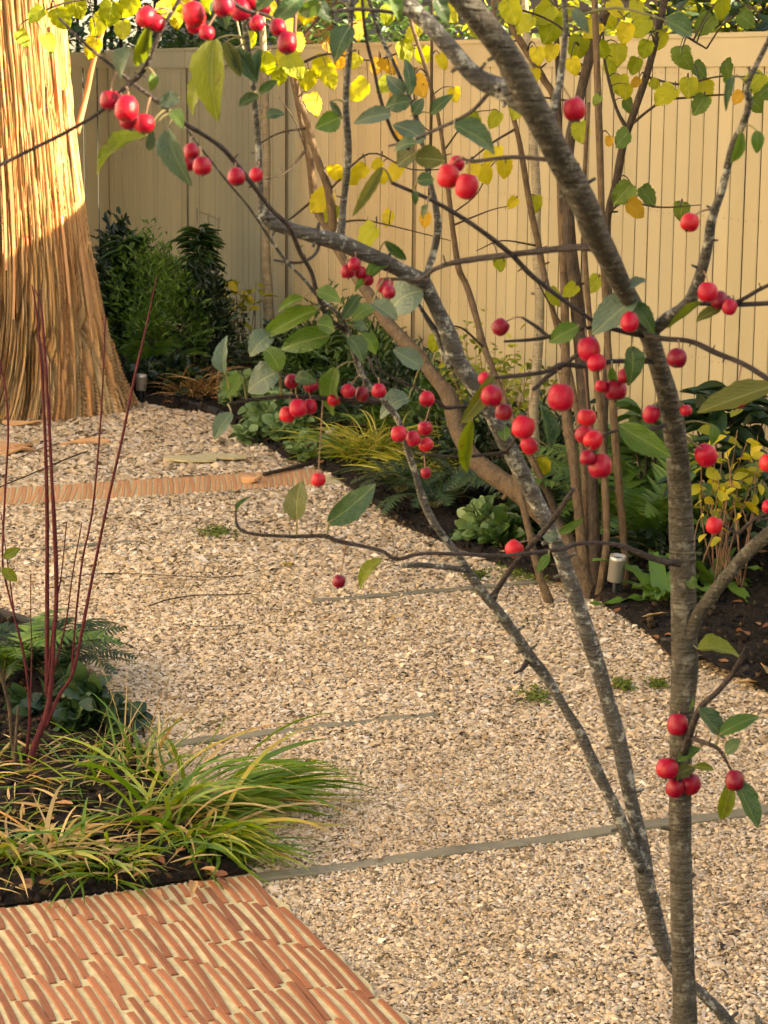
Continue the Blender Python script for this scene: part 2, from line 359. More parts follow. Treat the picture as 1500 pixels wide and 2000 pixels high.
M['stem'] = mat_plain('green_stem', [(.3, (.10, .10, .03)), (.7, (.20, .16, .06))], 20, .6, 80, .1, .001)
M['redstem'] = mat_plain('brown_stem', [(.3, (.12, .06, .035)), (.7, (.22, .12, .06))], 20, .6, 80, .1, .001)

def mat_apple():
    m, nt, N, L, b = ntree('crab_apple_skin'); oi = N.new('ShaderNodeObjectInfo'); oc = gen_obj(N)
    r = ramp(N, [(0, (.13, .0015, .012)), (.35, (.25, .002, .018)), (.7, (.36, .003, .022)), (1, (.44, .009, .018))]); L.new(oi.outputs['Random'], r.inputs[0])
    vadd = N.new('ShaderNodeVectorMath'); vadd.operation = 'ADD'; L.new(oc, vadd.inputs[0]); L.new(oi.outputs['Location'], vadd.inputs[1])
    n = noise(N, L, vadd.outputs[0], 1.1, 3); mr = N.new('ShaderNodeMapRange'); L.new(n.outputs['Fac'], mr.inputs[0]); mr.inputs[1].default_value = .55; mr.inputs[2].default_value = .75
    c = mixc(N, L, r.outputs[0], (.32, .05, .010), mth(N, L, 'MULTIPLY', mr.outputs[0], .6))
    n2 = noise(N, L, mapping(N, L, oc, (6, 6, 1.2)), 1.6, 4); c = mixc(N, L, c, (.06, .001, .004), mth(N, L, 'MULTIPLY', n2.outputs['Fac'], .45))
    v = N.new('ShaderNodeTexVoronoi'); v.inputs['Scale'].default_value = 6; L.new(oc, v.inputs[0])
    sp = N.new('ShaderNodeMapRange'); L.new(v.outputs['Distance'], sp.inputs[0]); sp.inputs[1].default_value = .10; sp.inputs[2].default_value = .04
    c = mixc(N, L, c, (.42, .12, .08), mth(N, L, 'MULTIPLY', sp.outputs[0], .55))
    L.new(c, b.inputs['Base Color']); b.inputs['Roughness'].default_value = .36; b.inputs['Specular IOR Level'].default_value = .22
    b.inputs['Subsurface Weight'].default_value = .04; b.inputs['Subsurface Radius'].default_value = (.01, .003, .002); b.inputs['Subsurface Scale'].default_value = .3
    n5 = noise(N, L, oc, 5, 2); bump(N, L, n5.outputs['Fac'], .12, .05, b)
    return m
M['apple'] = mat_apple()
SP = (.10, .045, .012)
M['lf_dark'] = mat_leaf('leaf_dark_green', [(.1, (.030, .085, .028)), (.9, (.060, .135, .035))], .25, .38, 'object', 7, None)
M['lf_blue'] = mat_leaf('leaf_grey_green', [(.1, (.075, .135, .085)), (.9, (.135, .205, .135))], .22, .5, 'object', 7, None)
M['lf_green'] = mat_leaf('leaf_green', [(.1, (.065, .165, .020)), (.9, (.12, .22, .028))], .4, .42, 'object', 7, None)
M['lf_yg'] = mat_leaf('leaf_yellow_green', [(.1, (.14, .20, .012)), (.9, (.24, .28, .02))], .45, .45, 'object', 7, SP)
M['lf_olive'] = mat_leaf('leaf_olive', [(.1, (.085, .105, .012)), (.9, (.15, .16, .02))], .35, .45, 'object', 7, SP)
M['hz_y'] = mat_leaf('hazel_yellow', [(.1, (.46, .36, .015)), (.9, (.60, .50, .03))], .5, .5, 'object', 8, None, .3)
M['hz_yg'] = mat_leaf('hazel_yellow_green', [(.1, (.22, .27, .012)), (.9, (.42, .40, .02))], .5, .5, 'object', 8, None, .3)
M['hz_g'] = mat_leaf('hazel_green', [(.1, (.075, .15, .018)), (.9, (.16, .23, .025))], .4, .5, 'object', 8, None, .35)
M['hz_o'] = mat_leaf('hazel_orange', [(.1, (.50, .26, .015)), (.9, (.62, .36, .03))], .5, .5, 'object', 8, (.20, .08, .02), .3)
M['fol_dark'] = mat_leaf('foliage_dark', [(.1, (.010, .030, .008)), (.5, (.022, .058, .014)), (.9, (.05, .10, .02))], .2, .4)
M['fol_mid'] = mat_leaf('foliage_mid', [(.1, (.025, .065, .014)), (.5, (.05, .11, .022)), (.9, (.09, .165, .03))], .3, .42)
M['fol_sh'] = mat_leaf('shrub_green', [(.1, (.05, .11, .014)), (.5, (.10, .19, .025)), (.9, (.20, .30, .04))], .35, .45)
M['fol_pale'] = mat_leaf('foliage_pale', [(.1, (.06, .12, .035)), (.5, (.11, .18, .06)), (.9, (.18, .25, .09))], .25, .5)
M['fol_yellow'] = mat_leaf('foliage_yellow', [(.1, (.16, .18, .012)), (.5, (.38, .34, .02)), (.9, (.55, .42, .04))], .45, .5)
M['fol_lime'] = mat_leaf('foliage_lime', [(.1, (.07, .11, .015)), (.5, (.19, .22, .02)), (.9, (.36, .35, .03))], .4, .5)
M['fol_gloss'] = mat_leaf('foliage_gloss', [(.1, (.010, .034, .010)), (.5, (.024, .066, .016)), (.9, (.055, .11, .022))], .12, .42, spec=.4)
M['fernm'] = mat_leaf('fern_green', [(.1, (.04, .095, .015)), (.5, (.07, .15, .02)), (.9, (.13, .21, .03))], .35, .45)
M['fernd'] = mat_leaf('fern_dark', [(.1, (.02, .055, .012)), (.5, (.035, .085, .018)), (.9, (.07, .13, .025))], .3, .45)
M['grass'] = mat_leaf('grass_blade', [(.05, (.05, .12, .010)), (.32, (.08, .17, .010)), (.62, (.18, .26, .016)), (.78, (.36, .33, .05)), (.85, (.46, .25, .05)), (1, (.38, .15, .04))], .4, .42)
M['grass_y'] = mat_leaf('grass_yellow', [(.05, (.12, .18, .015)), (.4, (.30, .32, .03)), (.75, (.48, .42, .08)), (1, (.50, .30, .08))], .4, .45)
M['grass_b'] = mat_leaf('grass_bronze', [(.05, (.16, .12, .03)), (.4, (.30, .16, .06)), (.75, (.40, .22, .09)), (1, (.30, .09, .04))], .3, .5)
M['straw'] = mat_leaf('grass_straw', [(.05, (.40, .26, .10)), (.6, (.52, .38, .16)), (1, (.42, .18, .05))], .3, .55)
M['moss'] = mat_leaf('moss', [(.1, (.08, .13, .012)), (.5, (.16, .22, .02)), (.9, (.26, .30, .03))], .2, .8)
# ================================================================== SETTING
def sheet(name, poly, z, mat, sub=0, amp=0.0, kind='structure'):
    """flat sheet from ground polygon (list of (x,y)); sub>0 makes a bumpy grid cut to the polygon"""
    if not sub:
        me = bpy.data.meshes.new(name); me.from_pydata([(x, y, z) for x, y in poly], [], [tuple(range(len(poly)))]); me.update()
        return finish(name, me, mat, None, False, kind)
    import bmesh
    bm = bmesh.new(); vs_ = [bm.verts.new((x, y, z)) for x, y in poly]; bm.faces.new(vs_)
    bmesh.ops.triangulate(bm, faces=bm.faces[:])
    for _ in range(sub): bmesh.ops.subdivide_edges(bm, edges=[e for e in bm.edges if e.calc_length() > .07], cuts=1, use_grid_fill=True); bmesh.ops.triangulate(bm, faces=bm.faces[:])
    for v in bm.verts:
        if not v.is_boundary: v.co.z += amp * (.5 + .5 * math.sin(v.co.x * 13 + 2 * math.sin(v.co.y * 7)) * math.sin(v.co.y * 11)) + random.uniform(0, amp * .8)
    me = bpy.data.meshes.new(name); bm.to_mesh(me); bm.free(); return finish(name, me, mat, None, True, kind)
def inpoly(pts, poly):
    x, y = pts[:, 0], pts[:, 1]; r = np.zeros(len(pts), bool); n = len(poly); j = n - 1
    for i in range(n):
        xi, yi = poly[i]; xj, yj = poly[j]
        r ^= ((yi > y) != (yj > y)) & (x < (xj - xi) * (y - yi) / (yj - yi + 1e-12) + xi); j = i
    return r
def gp(l): return [tuple(G(*q)[:2]) for q in l]

sheet('ground', [(-150, -150), (150, -150), (150, 250), (-150, 250)], -.02, M['ground'])
sheet('gravel_path', [(-7, 2.2), (2.2, 2.2), (2.4, 8.0), (.6, 12), (-.4, 16), (-7, 16)], 0.0, M['gravel_base'])

R_EDGE = [(278, 792), (420, 812), (475, 850), (560, 900), (640, 925), (715, 980), (780, 1030), (880, 1072), (1000, 1120), (1100, 1148), (1180, 1190), (1260, 1240), (1310, 1290), (1400, 1300), (1500, 1362)]
right_bed = gp(R_EDGE) + [(1.7, 5.2), (2.6, 5.1), tuple(UV(-4.6, -.03)[:2]), tuple(UV(7.25, -.03)[:2]), tuple(UV(7.25, -1.0)[:2])]
L_EDGE = [(-300, 1180), (-60, 1205), (60, 1240), (140, 1310), (195, 1395), (255, 1465), (380, 1580), (492, 1712)]
pat_c = G(492, 1722)
pu, pv = uv_of(pat_c)
left_bed = gp(L_EDGE) + [tuple(UV(pu, pv - 2.2)[:2])]
sheet('planting_bed_right', right_bed, .014, M['soil'], 6, .022)
sheet('planting_bed_left', left_bed, .014, M['soil'], 6, .02)
fore_bed = [(.12, 1.4), (1.6, 1.4), (1.6, 3.25), (.12, 3.25)]
sheet('planting_bed_front', fore_bed, .014, M['soil'], 4, .03)

# soil crumbs
def crumbs(name, poly, n, s, mat, z=.03, flat=.55):
    p = np.array(poly); lo, hi = p.min(0), p.max(0); q = rng.uniform(lo, hi, (n * 3, 2)); q = q[inpoly(q, poly)][:n]
    T = np.column_stack([q, z + rng.uniform(-.01, .012, len(q))])
    OV = np.array([(1, 0, 0), (0, 1, 0), (-1, 0, 0), (0, -1, 0), (.1, .1, 1), (-.1, 0, -1)], float)
    OF = np.array([(0, 1, 4), (1, 2, 4), (2, 3, 4), (3, 0, 4), (1, 0, 5), (2, 1, 5), (3, 2, 5), (0, 3, 5)])
    A = rng.normal(size=(len(q), 3, 3)); Q, _ = np.linalg.qr(A); sc = s * rng.uniform(.4, 1.4, (len(q), 1, 3)); V, Fq = inst_np(OV, OF, Q * sc, T)
    return finish(name, mesh_np(name, V, Fq), mat, None, False, 'stuff')
crumbs('soil_crumbs', right_bed, 11000, .014, M['crumb'], .03)
crumbs('soil_crumbs', left_bed, 8000, .011, M['crumb'], .028)

# gravel stones
def gravel():
    A = []
    for (y0, y1, dens, sz) in ((3.5, 5.6, 48000, .0038), (5.6, 7.6, 23000, .0053), (7.6, 9.6, 12500, .0073), (9.6, 12.9, 6600, .0098)):
        x0, x1 = -.185 * y1 - .62, .185 * y1 + .62
        n = int(dens * (y1 - y0) * (x1 - x0)); q = rng.uniform((x0, y0), (x1, y1), (n, 2))
        inside = np.abs(q[:, 0]) < .18 * q[:, 1] + .03
        keep = (np.abs(q[:, 0]) < .18 * q[:, 1] + .62) & (inside | (rng.random(n) < .2)) & ~inpoly(q, right_bed) & ~inpoly(q, left_bed)
        d = q - np.array(F0[:2]); uu = d @ np.array(FU[:2]); vv = d @ np.array(FV[:2])
        keep &= ~((uu < pu + .0) & (vv < pv - .004))
        for (ua, ub, wa, wb) in STRIPS:
            keep &= ~((uu > ua + .006) & (uu < ub - .006) & (vv > wa) & (vv < wb) & (rng.random(n) > .05))
        keep &= ~((uu > BAND[0] + .01) & (uu < BAND[1] - .01) & (vv < BAND[2]))
        keep &= ((q[:, 0] - TRUNK[0]) ** 2 + (q[:, 1] - TRUNK[1]) ** 2 > .5 ** 2)
        A.append(np.column_stack([q[keep], np.where(inside[keep], sz, sz * 1.9)]))
    # strays spilled over the bed edge
    e = np.array([(p.x, p.y) for p in [G(*w) for w in R_EDGE[5:]]]); k = rng.integers(0, len(e) - 1, 1500); t = rng.random((1500, 1))
    s = e[k] * (1 - t) + e[k + 1] * t + rng.normal(0, .05, (1500, 2)); A.append(np.column_stack([s, np.full(1500, .008)]))
    A = np.vstack(A); n = len(A); sz = A[:, 2] * rng.lognormal(0, .33, n)
    OV = np.array([(1, .7, -.2), (-.9, .8, -.1), (-1, -.75, -.2), (.85, -.8, -.1), (.45, .05, .95), (-.45, -.05, 1)], float)
    OF = np.array([(0, 1, 5), (0, 5, 4), (1, 2, 5), (2, 3, 4), (2, 4, 5), (3, 0, 4)])
    ax = np.column_stack([rng.uniform(.8, 1.5, n), rng.uniform(.55, .95, n), rng.uniform(.35, .75, n)]) * sz[:, None]
    az = rng.uniform(0, 2 * np.pi, n); tl = rng.normal(0, .32, n); t2 = rng.normal(0, .32, n)
    c, s = np.cos(az), np.sin(az); z = np.zeros(n); o = np.ones(n)
    Rz = np.stack([np.stack([c, -s, z], 1), np.stack([s, c, z], 1), np.stack([z, z, o], 1)], 1)
    c, s = np.cos(tl), np.sin(tl); Rx = np.stack([np.stack([o, z, z], 1), np.stack([z, c, -s], 1), np.stack([z, s, c], 1)], 1)
    c, s = np.cos(t2), np.sin(t2); Ry = np.stack([np.stack([c, z, s], 1), np.stack([z, o, z], 1), np.stack([-s, z, c], 1)], 1)
    Mx = (Rz @ Rx @ Ry) * ax[:, None, :]
    T = np.column_stack([A[:, :2], rng.uniform(.0, .006, n) + sz * .1])
    und = .006 * np.sin(A[:, 0] * 5 + 1.3 * np.sin(A[:, 1] * 3)) * np.sin(A[:, 1] * 4.1)
    T[:, 2] += np.maximum(und, -.001)
    near = (A[:, 1] < 5.6) & (A[:, 2] < .006)
    OV4 = np.array([(1, .7, -.15), (-.9, .8, -.1), (-1, -.75, -.15), (.85, -.8, -.1), (.1, .05, .95)], float); OF4 = np.array([(0, 1, 4), (1, 2, 4), (2, 3, 4), (3, 0, 4)])
    for sel, tv, tf in ((near, OV, OF), (~near, OV4, OF4)):
        V, Fq = inst_np(tv, tf, Mx[sel], T[sel])
        V += rng.normal(0, 1, V.shape) * np.repeat(sz[sel], len(tv))[:, None] * .15      # no two stones alike
        finish('gravel', mesh_np('gravel', V, Fq), M['gravel'], None, False, 'stuff')

# strips and band in fence coordinates (u range)
def u_at(px, py): return uv_of(G(px, py))[0]
UA = u_at(1000, 1655); UB = u_at(615, 1428); UC = u_at(770, 1166); UD = u_at(175, 1069)
STRIPS = [(UA - .022, UA + .022, -99, 99), (UB - .020, UB + .020, -99, uv_of(G(845, 1398))[1]), (UC - .017, UC + .017, uv_of(G(605, 1180))[1], 99), (UD - .012, UD + .012, -99, uv_of(G(290, 1057))[1])]
ub0 = u_at(300, 966); ub1 = u_at(300, 946)
BAND = (ub0 - .06, ub1 + .10, uv_of(G(640, 932))[1])
TRUNK = P(40, 800, 11.72); TRUNK.z = 0
gravel()

def strip(u0, u1, va, vb, label, z=.0):
    m = MB(); n = 24
    for i in range(n + 1):
        v = va + (vb - va) * i / n; dz = .0025 * math.sin(i * 1.3) + z
        a, b = UV(u0, v), UV(u1, v)
        m.v.append(np.array([(a.x, a.y, -.02), (a.x, a.y, .010 + dz), (a.x + FU.x * .003, a.y + FU.y * .003, .0125 + dz), (b.x - FU.x * .003, b.y - FU.y * .003, .0125 + dz), (b.x, b.y, .010 + dz), (b.x, b.y, -.02)])); m.n += 6
    for i in range(n):
        for j in range(5): m.f.append((i * 6 + j, i * 6 + j + 1, i * 6 + j + 7, i * 6 + j + 6))
    m.f += [tuple(range(6)), tuple(n * 6 + j for j in range(6))[::-1]]
    o = finish('edging_strip', m.mesh('edging_strip'), M['edging'])
    c = UV((u0 + u1) / 2, (va + vb) / 2); o.data.transform(Matrix.Translation(-c)); o.location = c
    return tag(o, label, 'edging', 'grey strips laid across the gravel path')
strip(*STRIPS[0][:2], pv - .1, pv + 2.2, 'widest grey edging strip across the gravel, meeting the tile patio corner')
strip(*STRIPS[1][:2], uv_of(G(255, 1472))[1], uv_of(G(845, 1398))[1], 'grey edging strip in the gravel starting beside the arching grass clump')
strip(*STRIPS[2][:2], uv_of(G(605, 1180))[1], uv_of(G(1110, 1140))[1], 'pale grey edging strip in the gravel ending at the hazel stems')
strip(*STRIPS[3][:2], uv_of(G(-60, 1090))[1], uv_of(G(290, 1057))[1], 'thin dark edging strip in the gravel behind the red dogwood stems')

# tile-on-edge patio
pat = thing('tile_patio', 'patio of curved terracotta tiles set on edge in pale mortar', 'patio', UV(pu, pv))
pm = MB(); W = 1.9; D = 2.0
def edge_wob(i): return .006 * math.sin(i * 2.1) + .004 * math.sin(i * 5.3)
nb = 40; vv = []
top = [(pv + edge_wob(i), pu - D * i / nb) for i in range(nb + 1)]
V = []; Fc = []
for v, u in top:
    a, b = UV(u, v, .016), UV(u, pv - W, .016); V += [tuple(a), tuple(b), (a.x, a.y, -.03)]
for i in range(nb): Fc += [(3 * i, 3 * i + 3, 3 * i + 4, 3 * i + 1), (3 * i, 3 * i + 2, 3 * i + 5, 3 * i + 3)]
V.append(tuple(UV(pu, pv, -.03))); V.append(tuple(UV(pu, pv - W, -.03))); Fc.append((0, 1, len(V) - 1, len(V) - 2))
pm.add(V, Fc); finish('mortar_bed', pm.mesh('mortar_bed'), M['mortar'], pat)
def tile_mesh(L, t, sag, seed):
    n = 5; V = []; Fc = []; r = random.Random(seed)
    for i in range(n + 1):
        s = i / n - .5; off = sag * (1 - 4 * s * s); tt = t * (1 + r.uniform(-.09, .09))
        for w, z in ((-.5, -.02), (-.5, .0), (-.40, .0022), (.40, .0022), (.5, .0), (.5, -.02)): V.append((off + w * tt, s * L, z))
    for i in range(n):
        for j in range(5): Fc.append((i * 6 + j, i * 6 + j + 1, i * 6 + j + 7, i * 6 + j + 6))
    Fc += [tuple(range(6)), tuple(n * 6 + j for j in range(6))[::-1]]
    m = MB(); m.add(V, Fc); me = m.mesh('tile'); me.materials.append(M['tile']); return me
TM = [tile_mesh(.225 * (1 + .05 * math.sin(k * 2)), .0130 + .0013 * math.cos(k), .0028 + .0014 * math.sin(k * 1.7), k) for k in range(8)]
rotF = Matrix(((FV.x, FU.x, 0), (FV.y, FU.y, 0), (0, 0, 1)))
nt = 0; vcol = pv - .014; colk = 0; outer = []
while vcol > pv - 1.75:
    first = random.uniform(.12, 1.0); u = pu - .006
    while u > pu - 1.7:
        Lf = .225 * first; uc = u - Lf / 2
        p = UV(uc, vcol + random.uniform(-.002, .002), .0165 + random.uniform(-.0008, .0012))
        sp = (p - CAMP); zz = sp.dot(fw); sx = 750 + F_PX * sp.dot(RT) / zz; sy = 1000 - F_PX * sp.dot(UP) / zz
        Mx_ = Matrix.Translation(p - Vector(pat.location)) @ (rotF @ Matrix.Rotation(math.radians(random.uniform(-4.2, .2)), 3, 'Z') @ Matrix.Diagonal((1, first, 1))).to_4x4()
        if -70 < sx < 1000 and sy < 2060 and nt < 298:
            o = bpy.data.objects.new('tile', TM[random.randrange(8)]); COL.objects.link(o); o.parent = pat
            o.matrix_basis = Mx_; nt += 1
        elif -900 < sx < 1100 and sy < 2700: outer.append((Mx_, random.randrange(8)))
        u -= Lf + random.uniform(.005, .012); first = random.uniform(.88, 1.16)
    vcol -= .0224 + random.uniform(-.0018, .0022); colk += 1
om = MB()
for Mx_, k in outer: om.add(np.array([tuple(Mx_ @ v.co + Vector(pat.location)) for v in TM[k].vertices]), [tuple(f.vertices) for f in TM[k].polygons])
if outer: finish('outer_tiles', om.mesh('outer_tiles'), M['tile'], pat, False, 'stuff')
print('tiles', nt, len(outer))

# far tile band
band = thing('tile_band', 'narrow terracotta tile band crossing the gravel in front of the big trunk', 'tile band', UV((BAND[0] + BAND[1]) / 2, BAND[2] - .9))
va = uv_of(G(-80, 985))[1]
m = MB(); a, b, c, d = UV(BAND[0], va, .006), UV(BAND[0], BAND[2], .006), UV(BAND[1], BAND[2], .006), UV(BAND[1], va, .006)
m.add([tuple(q) for q in (a, b, c, d)] + [(q.x, q.y, -.02) for q in (a, b, c, d)], [(0, 1, 2, 3), (0, 4, 5, 1), (1, 5, 6, 2), (2, 6, 7, 3), (3, 7, 4, 0)])
finish('mortar_bed', m.mesh('mortar_bed'), M['mortar'], band)
BT = [tile_mesh((BAND[1] - BAND[0]) * .98, .0165 + .001 * k, .004, 40 + k) for k in range(3)]
for me_ in BT: me_.materials[0] = M['tile_pale']
v = va + .02
while v < BAND[2] - .02:
    p = UV((BAND[0] + BAND[1]) / 2, v, .0062 + random.uniform(-.0004, .0006)); o = bpy.data.objects.new('tile', random.choice(BT)); COL.objects.link(o); o.parent = band
    o.matrix_basis = Matrix.Translation(p - Vector(band.location)) @ (rotF @ Matrix.Rotation(math.radians(random.uniform(-20, -16)), 3, 'Z')).to_4x4(); v += .0235 + random.uniform(-.001, .001)

# bed edging: black flexible strips
def ground_tube(name, px, r, mat, label, cat, z=.02, sides=6, group=None, sub=5):
    pts = [G(*q) for q in px]; m = MB(); m.add(*tube([(p.x, p.y, z, r) for p in pts], sides, sub, .08, len(px)))
    o = finish(name, m.mesh(name), mat, None, True); c = pts[0]; o.data.transform(Matrix.Translation(-Vector((c.x, c.y, 0)))); o.location = (c.x, c.y, 0)
    return tag(o, label, cat, group)
ground_tube('bed_edging', [(278, 788), (340, 790), (420, 812), (450, 830)], .022, M['rubber'], 'black flexible edging curving along the bed beside the big trunk', 'edging', .018)
def wall_strip(name, px, h, label):
    pts = catmull([tuple(G(*q)[:2]) for q in px], 6); m = MB(); n = len(pts); V = []
    for x, y in pts:
        V += [(x, y, -.02), (x, y, h), (x + .006, y + .004, h), (x + .006, y + .004, -.02)]
    Fc = [(4 * i + j, 4 * i + j + 1, 4 * i + j + 5, 4 * i + j + 4) for i in range(n - 1) for j in range(3)]
    m.add(V, Fc); o = finish(name, m.mesh(name), M['rubber'])
    c = Vector((pts[0][0], pts[0][1], 0)); o.data.transform(Matrix.Translation(-c)); o.location = c
    return tag(o, label, 'edging')
wall_strip('bed_edging', L_EDGE[1:6], .05, 'dark upright edging holding the bed of red dogwood stems')

# ------------------------------------------------------------------ fence
FH = 1.887; BW, BG = .0985, .0035
fence = thing('board_fence', 'tan painted vertical board fence with a flat top rail behind the shrubs', 'fence', UV(2, 0))
def board_mesh(w, h, t=.018, ch=.004):
    pr = [(-w / 2, t), (-w / 2, ch), (-w / 2 + ch, 0), (w / 2 - ch, 0), (w / 2, ch), (w / 2, t)]
    V = [(x, y, z) for z in (0, h) for x, y in pr]; n = 6
    Fc = [(j, (j + 1) % n, (j + 1) % n + n, j + n) for j in range(n)] + [tuple(range(n))[::-1], tuple(range(n, 2 * n))]
    m = MB(); m.add(V, Fc); me = m.mesh('board'); me.materials.append(M['fence']); me.materials.append(M['gap_shade'])
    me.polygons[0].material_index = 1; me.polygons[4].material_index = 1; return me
def place(me, name, par, u, v, z, ang=0.0):
    o = bpy.data.objects.new(name, me); COL.objects.link(o); o.parent = par
    # local x -> -u (left in view is +u), local y -> +v (away from camera)
    R = Matrix(((-FU.x, FV.x, 0), (-FU.y, FV.y, 0), (0, 0, 1))) @ Matrix.Rotation(ang, 3, 'Z')
    o.matrix_basis = Matrix.Translation(UV(u, v, z) - Vector(par.location)) @ R.to_4x4(); return o
S = 1.83; nb_ = 17; bw = (S - .05) / nb_
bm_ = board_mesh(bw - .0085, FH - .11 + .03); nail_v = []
def box_mesh(name, lo, hi, mat):
    m = MB(); m.add(*box_vf(lo, hi)); me = m.mesh(name); me.materials.append(mat); return me
rail_me = box_mesh('top_rail', (-(S - .012) / 2, -.012, 0), ((S - .012) / 2, .03, .11), M['fence'])
cap_me = box_mesh('cap', (-(S - .010) / 2, -.02, 0), ((S - .010) / 2, .04, .018), M['fence'])
post_me = box_mesh('post', (-.045, .010, 0), (.045, .1, FH - .01), M['post'])
back_me = box_mesh('gap_shade_panel', (-(S - .05) / 2, .0186, .0), ((S - .05) / 2, .024, FH - .14), M['gap_shade'])  # added dark panel: stops light through the gaps, deepens their shade
def nails_mesh():
    m = MB()
    for i in range(nb_):
        x = -(S - .05) / 2 + (i + .5) * bw
        for z in (.28, .62, 1.18, FH - .155):
            for sx in (-.027, .027):
                zz = z + random.uniform(-.006, .006); xx = x + sx + random.uniform(-.003, .003); r = .0028
                m.add([(xx - r, -.0012, zz - r), (xx + r, -.0012, zz - r), (xx + r, -.0012, zz + r), (xx - r, -.0012, zz + r)], [(0, 1, 2, 3)])
    me = m.mesh('nail_heads'); me.materials.append(M['post']); return me
nail_me = nails_mesh()
for k in range(-3, 4):
    uc = (k + .5) * S
    for i in range(nb_):
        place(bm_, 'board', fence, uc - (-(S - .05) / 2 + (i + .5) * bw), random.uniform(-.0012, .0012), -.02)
    place(rail_me, 'top_rail', fence, uc, 0, FH - .11 - .018); place(cap_me, 'cap', fence, uc, 0, FH - .018)
    place(back_me, 'gap_shade_panel', fence, uc, 0, 0)
    n = place(nail_me, 'nail_heads', fence, uc, 0, 0); n['kind'] = 'stuff'
    place(post_me, 'post', fence, k * S, 0, -.02)
place(post_me, 'post', fence, 4 * S - .02, 0, -.02)
# return run at the far corner, turned towards the left
ret = thing('board_fence', 'shaded end run of board fence turning the corner behind the big trunk', 'fence', UV(7.4, -1))
cu = 4 * S + .03
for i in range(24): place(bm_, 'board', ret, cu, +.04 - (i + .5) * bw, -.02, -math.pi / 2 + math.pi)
rr = box_mesh('top_rail', (-1.27, -.012, 0), (1.27, .03, .11), M['fence'])
place(rr, 'top_rail', ret, cu, -1.27, FH - .128, math.pi / 2)

# ------------------------------------------------------------------ neighbour house, plus unseen houses added for shade and bounce
hs = thing('house_beyond_fence', 'brown weatherboard house standing beyond the tan fence', 'house', UV(9, 5))
def hbox(name, u0, u1, v0, v1, z0, z1, mat, par):
    m = MB(); m.add([tuple(UV(u, v, z)) for z in (z0, z1) for u, v in ((u0, v0), (u1, v0), (u1, v1), (u0, v1))], [(0, 1, 2, 3), (7, 6, 5, 4), (0, 4, 5, 1), (1, 5, 6, 2), (2, 6, 7, 3), (3, 7, 4, 0)])
    return finish(name, m.mesh(name), mat, par)
hbox('wall', 3.2, 18, 3.85, 8, 0, 4.2, M['render'], hs)
for i in range(30):
    m = MB(); z = i * .14; m.add([tuple(UV(u, v, zz)) for u in (3.15, 18) for v, zz in ((3.80, z), (3.82, z + .145), (3.845, z + .145), (3.845, z))], [(0, 4, 5, 1), (1, 5, 6, 2), (3, 2, 6, 7), (0, 3, 7, 4), (0, 1, 2, 3), (4, 7, 6, 5)])
    finish('siding_board', m.mesh('siding_board'), M['siding'], hs)
m = MB(); m.add([tuple(UV(u, v, z)) for u in (2.9, 18.3) for v, z in ((3.5, 4.15), (5.9, 5.6), (8.3, 4.15))], [(0, 3, 4, 1), (1, 4, 5, 2), (0, 1, 2), (3, 5, 4), (0, 2, 5, 3)])
finish('roof', m.mesh('roof'), M['tile'], hs)
h2 = thing('house_beyond_fence', 'tall unseen rendered house added beyond the fence to shade the near garden', 'house', UV(-12, 5))  # added out of view to keep sun off the near garden
hbox('wall', -22, -6.2, 2.2, 9, 0, 5.0, M['render'], h2)
m = MB(); m.add([tuple(UV(u, v, z)) for u in (-22.3, -5.9) for v, z in ((1.9, 4.95), (5.6, 6.4), (9.3, 4.95))], [(0, 3, 4, 1), (1, 4, 5, 2), (0, 1, 2), (3, 5, 4), (0, 2, 5, 3)])
finish('roof', m.mesh('roof'), M['tile'], h2)
for i in range(4):
    for z in (.9, 3.1):
        u = -20 + i * 3.7; w = hbox('window', u, u + 1.3, 2.15, 2.23, z, z + 1.4, M['black'], h2); hbox('sill', u - .1, u + 1.4, 2.06, 2.2, z - .08, z - .002, M['render'], w)

h3 = thing('light_bounce_house', 'pale rendered house added out of view left of the garden to bounce sunlight', 'house', (-8, -2, 0))  # added out of view; its sunlit wall bounces light onto the fence
def xbox(name, lo, hi, mat, par):
    m = MB(); m.add(*box_vf(lo, hi)); return finish(name, m.mesh(name), mat, par)
xbox('wall', (-12, -10, 0), (-5.6, 7.6, 6.2), M['render_w'], h3)
m = MB(); m.add([(x, y, z) for y in (-10.3, 7.9) for x, z in ((-12.4, 6.15), (-8.8, 8.6), (-5.2, 6.15))], [(0, 3, 4, 1), (1, 4, 5, 2), (0, 1, 2), (3, 5, 4), (0, 2, 5, 3)]); finish('roof', m.mesh('roof'), M['tile'], h3)
for y in (-8, -4.5, -1):
    for z in (1.0, 3.7): w = xbox('window', (-5.62, y, z), (-5.57, y + 1.2, z + 1.3), M['black'], h3); xbox('sill', (-5.6, y - .08, z - .07), (-5.47, y + 1.28, z - .002), M['render_w'], w)
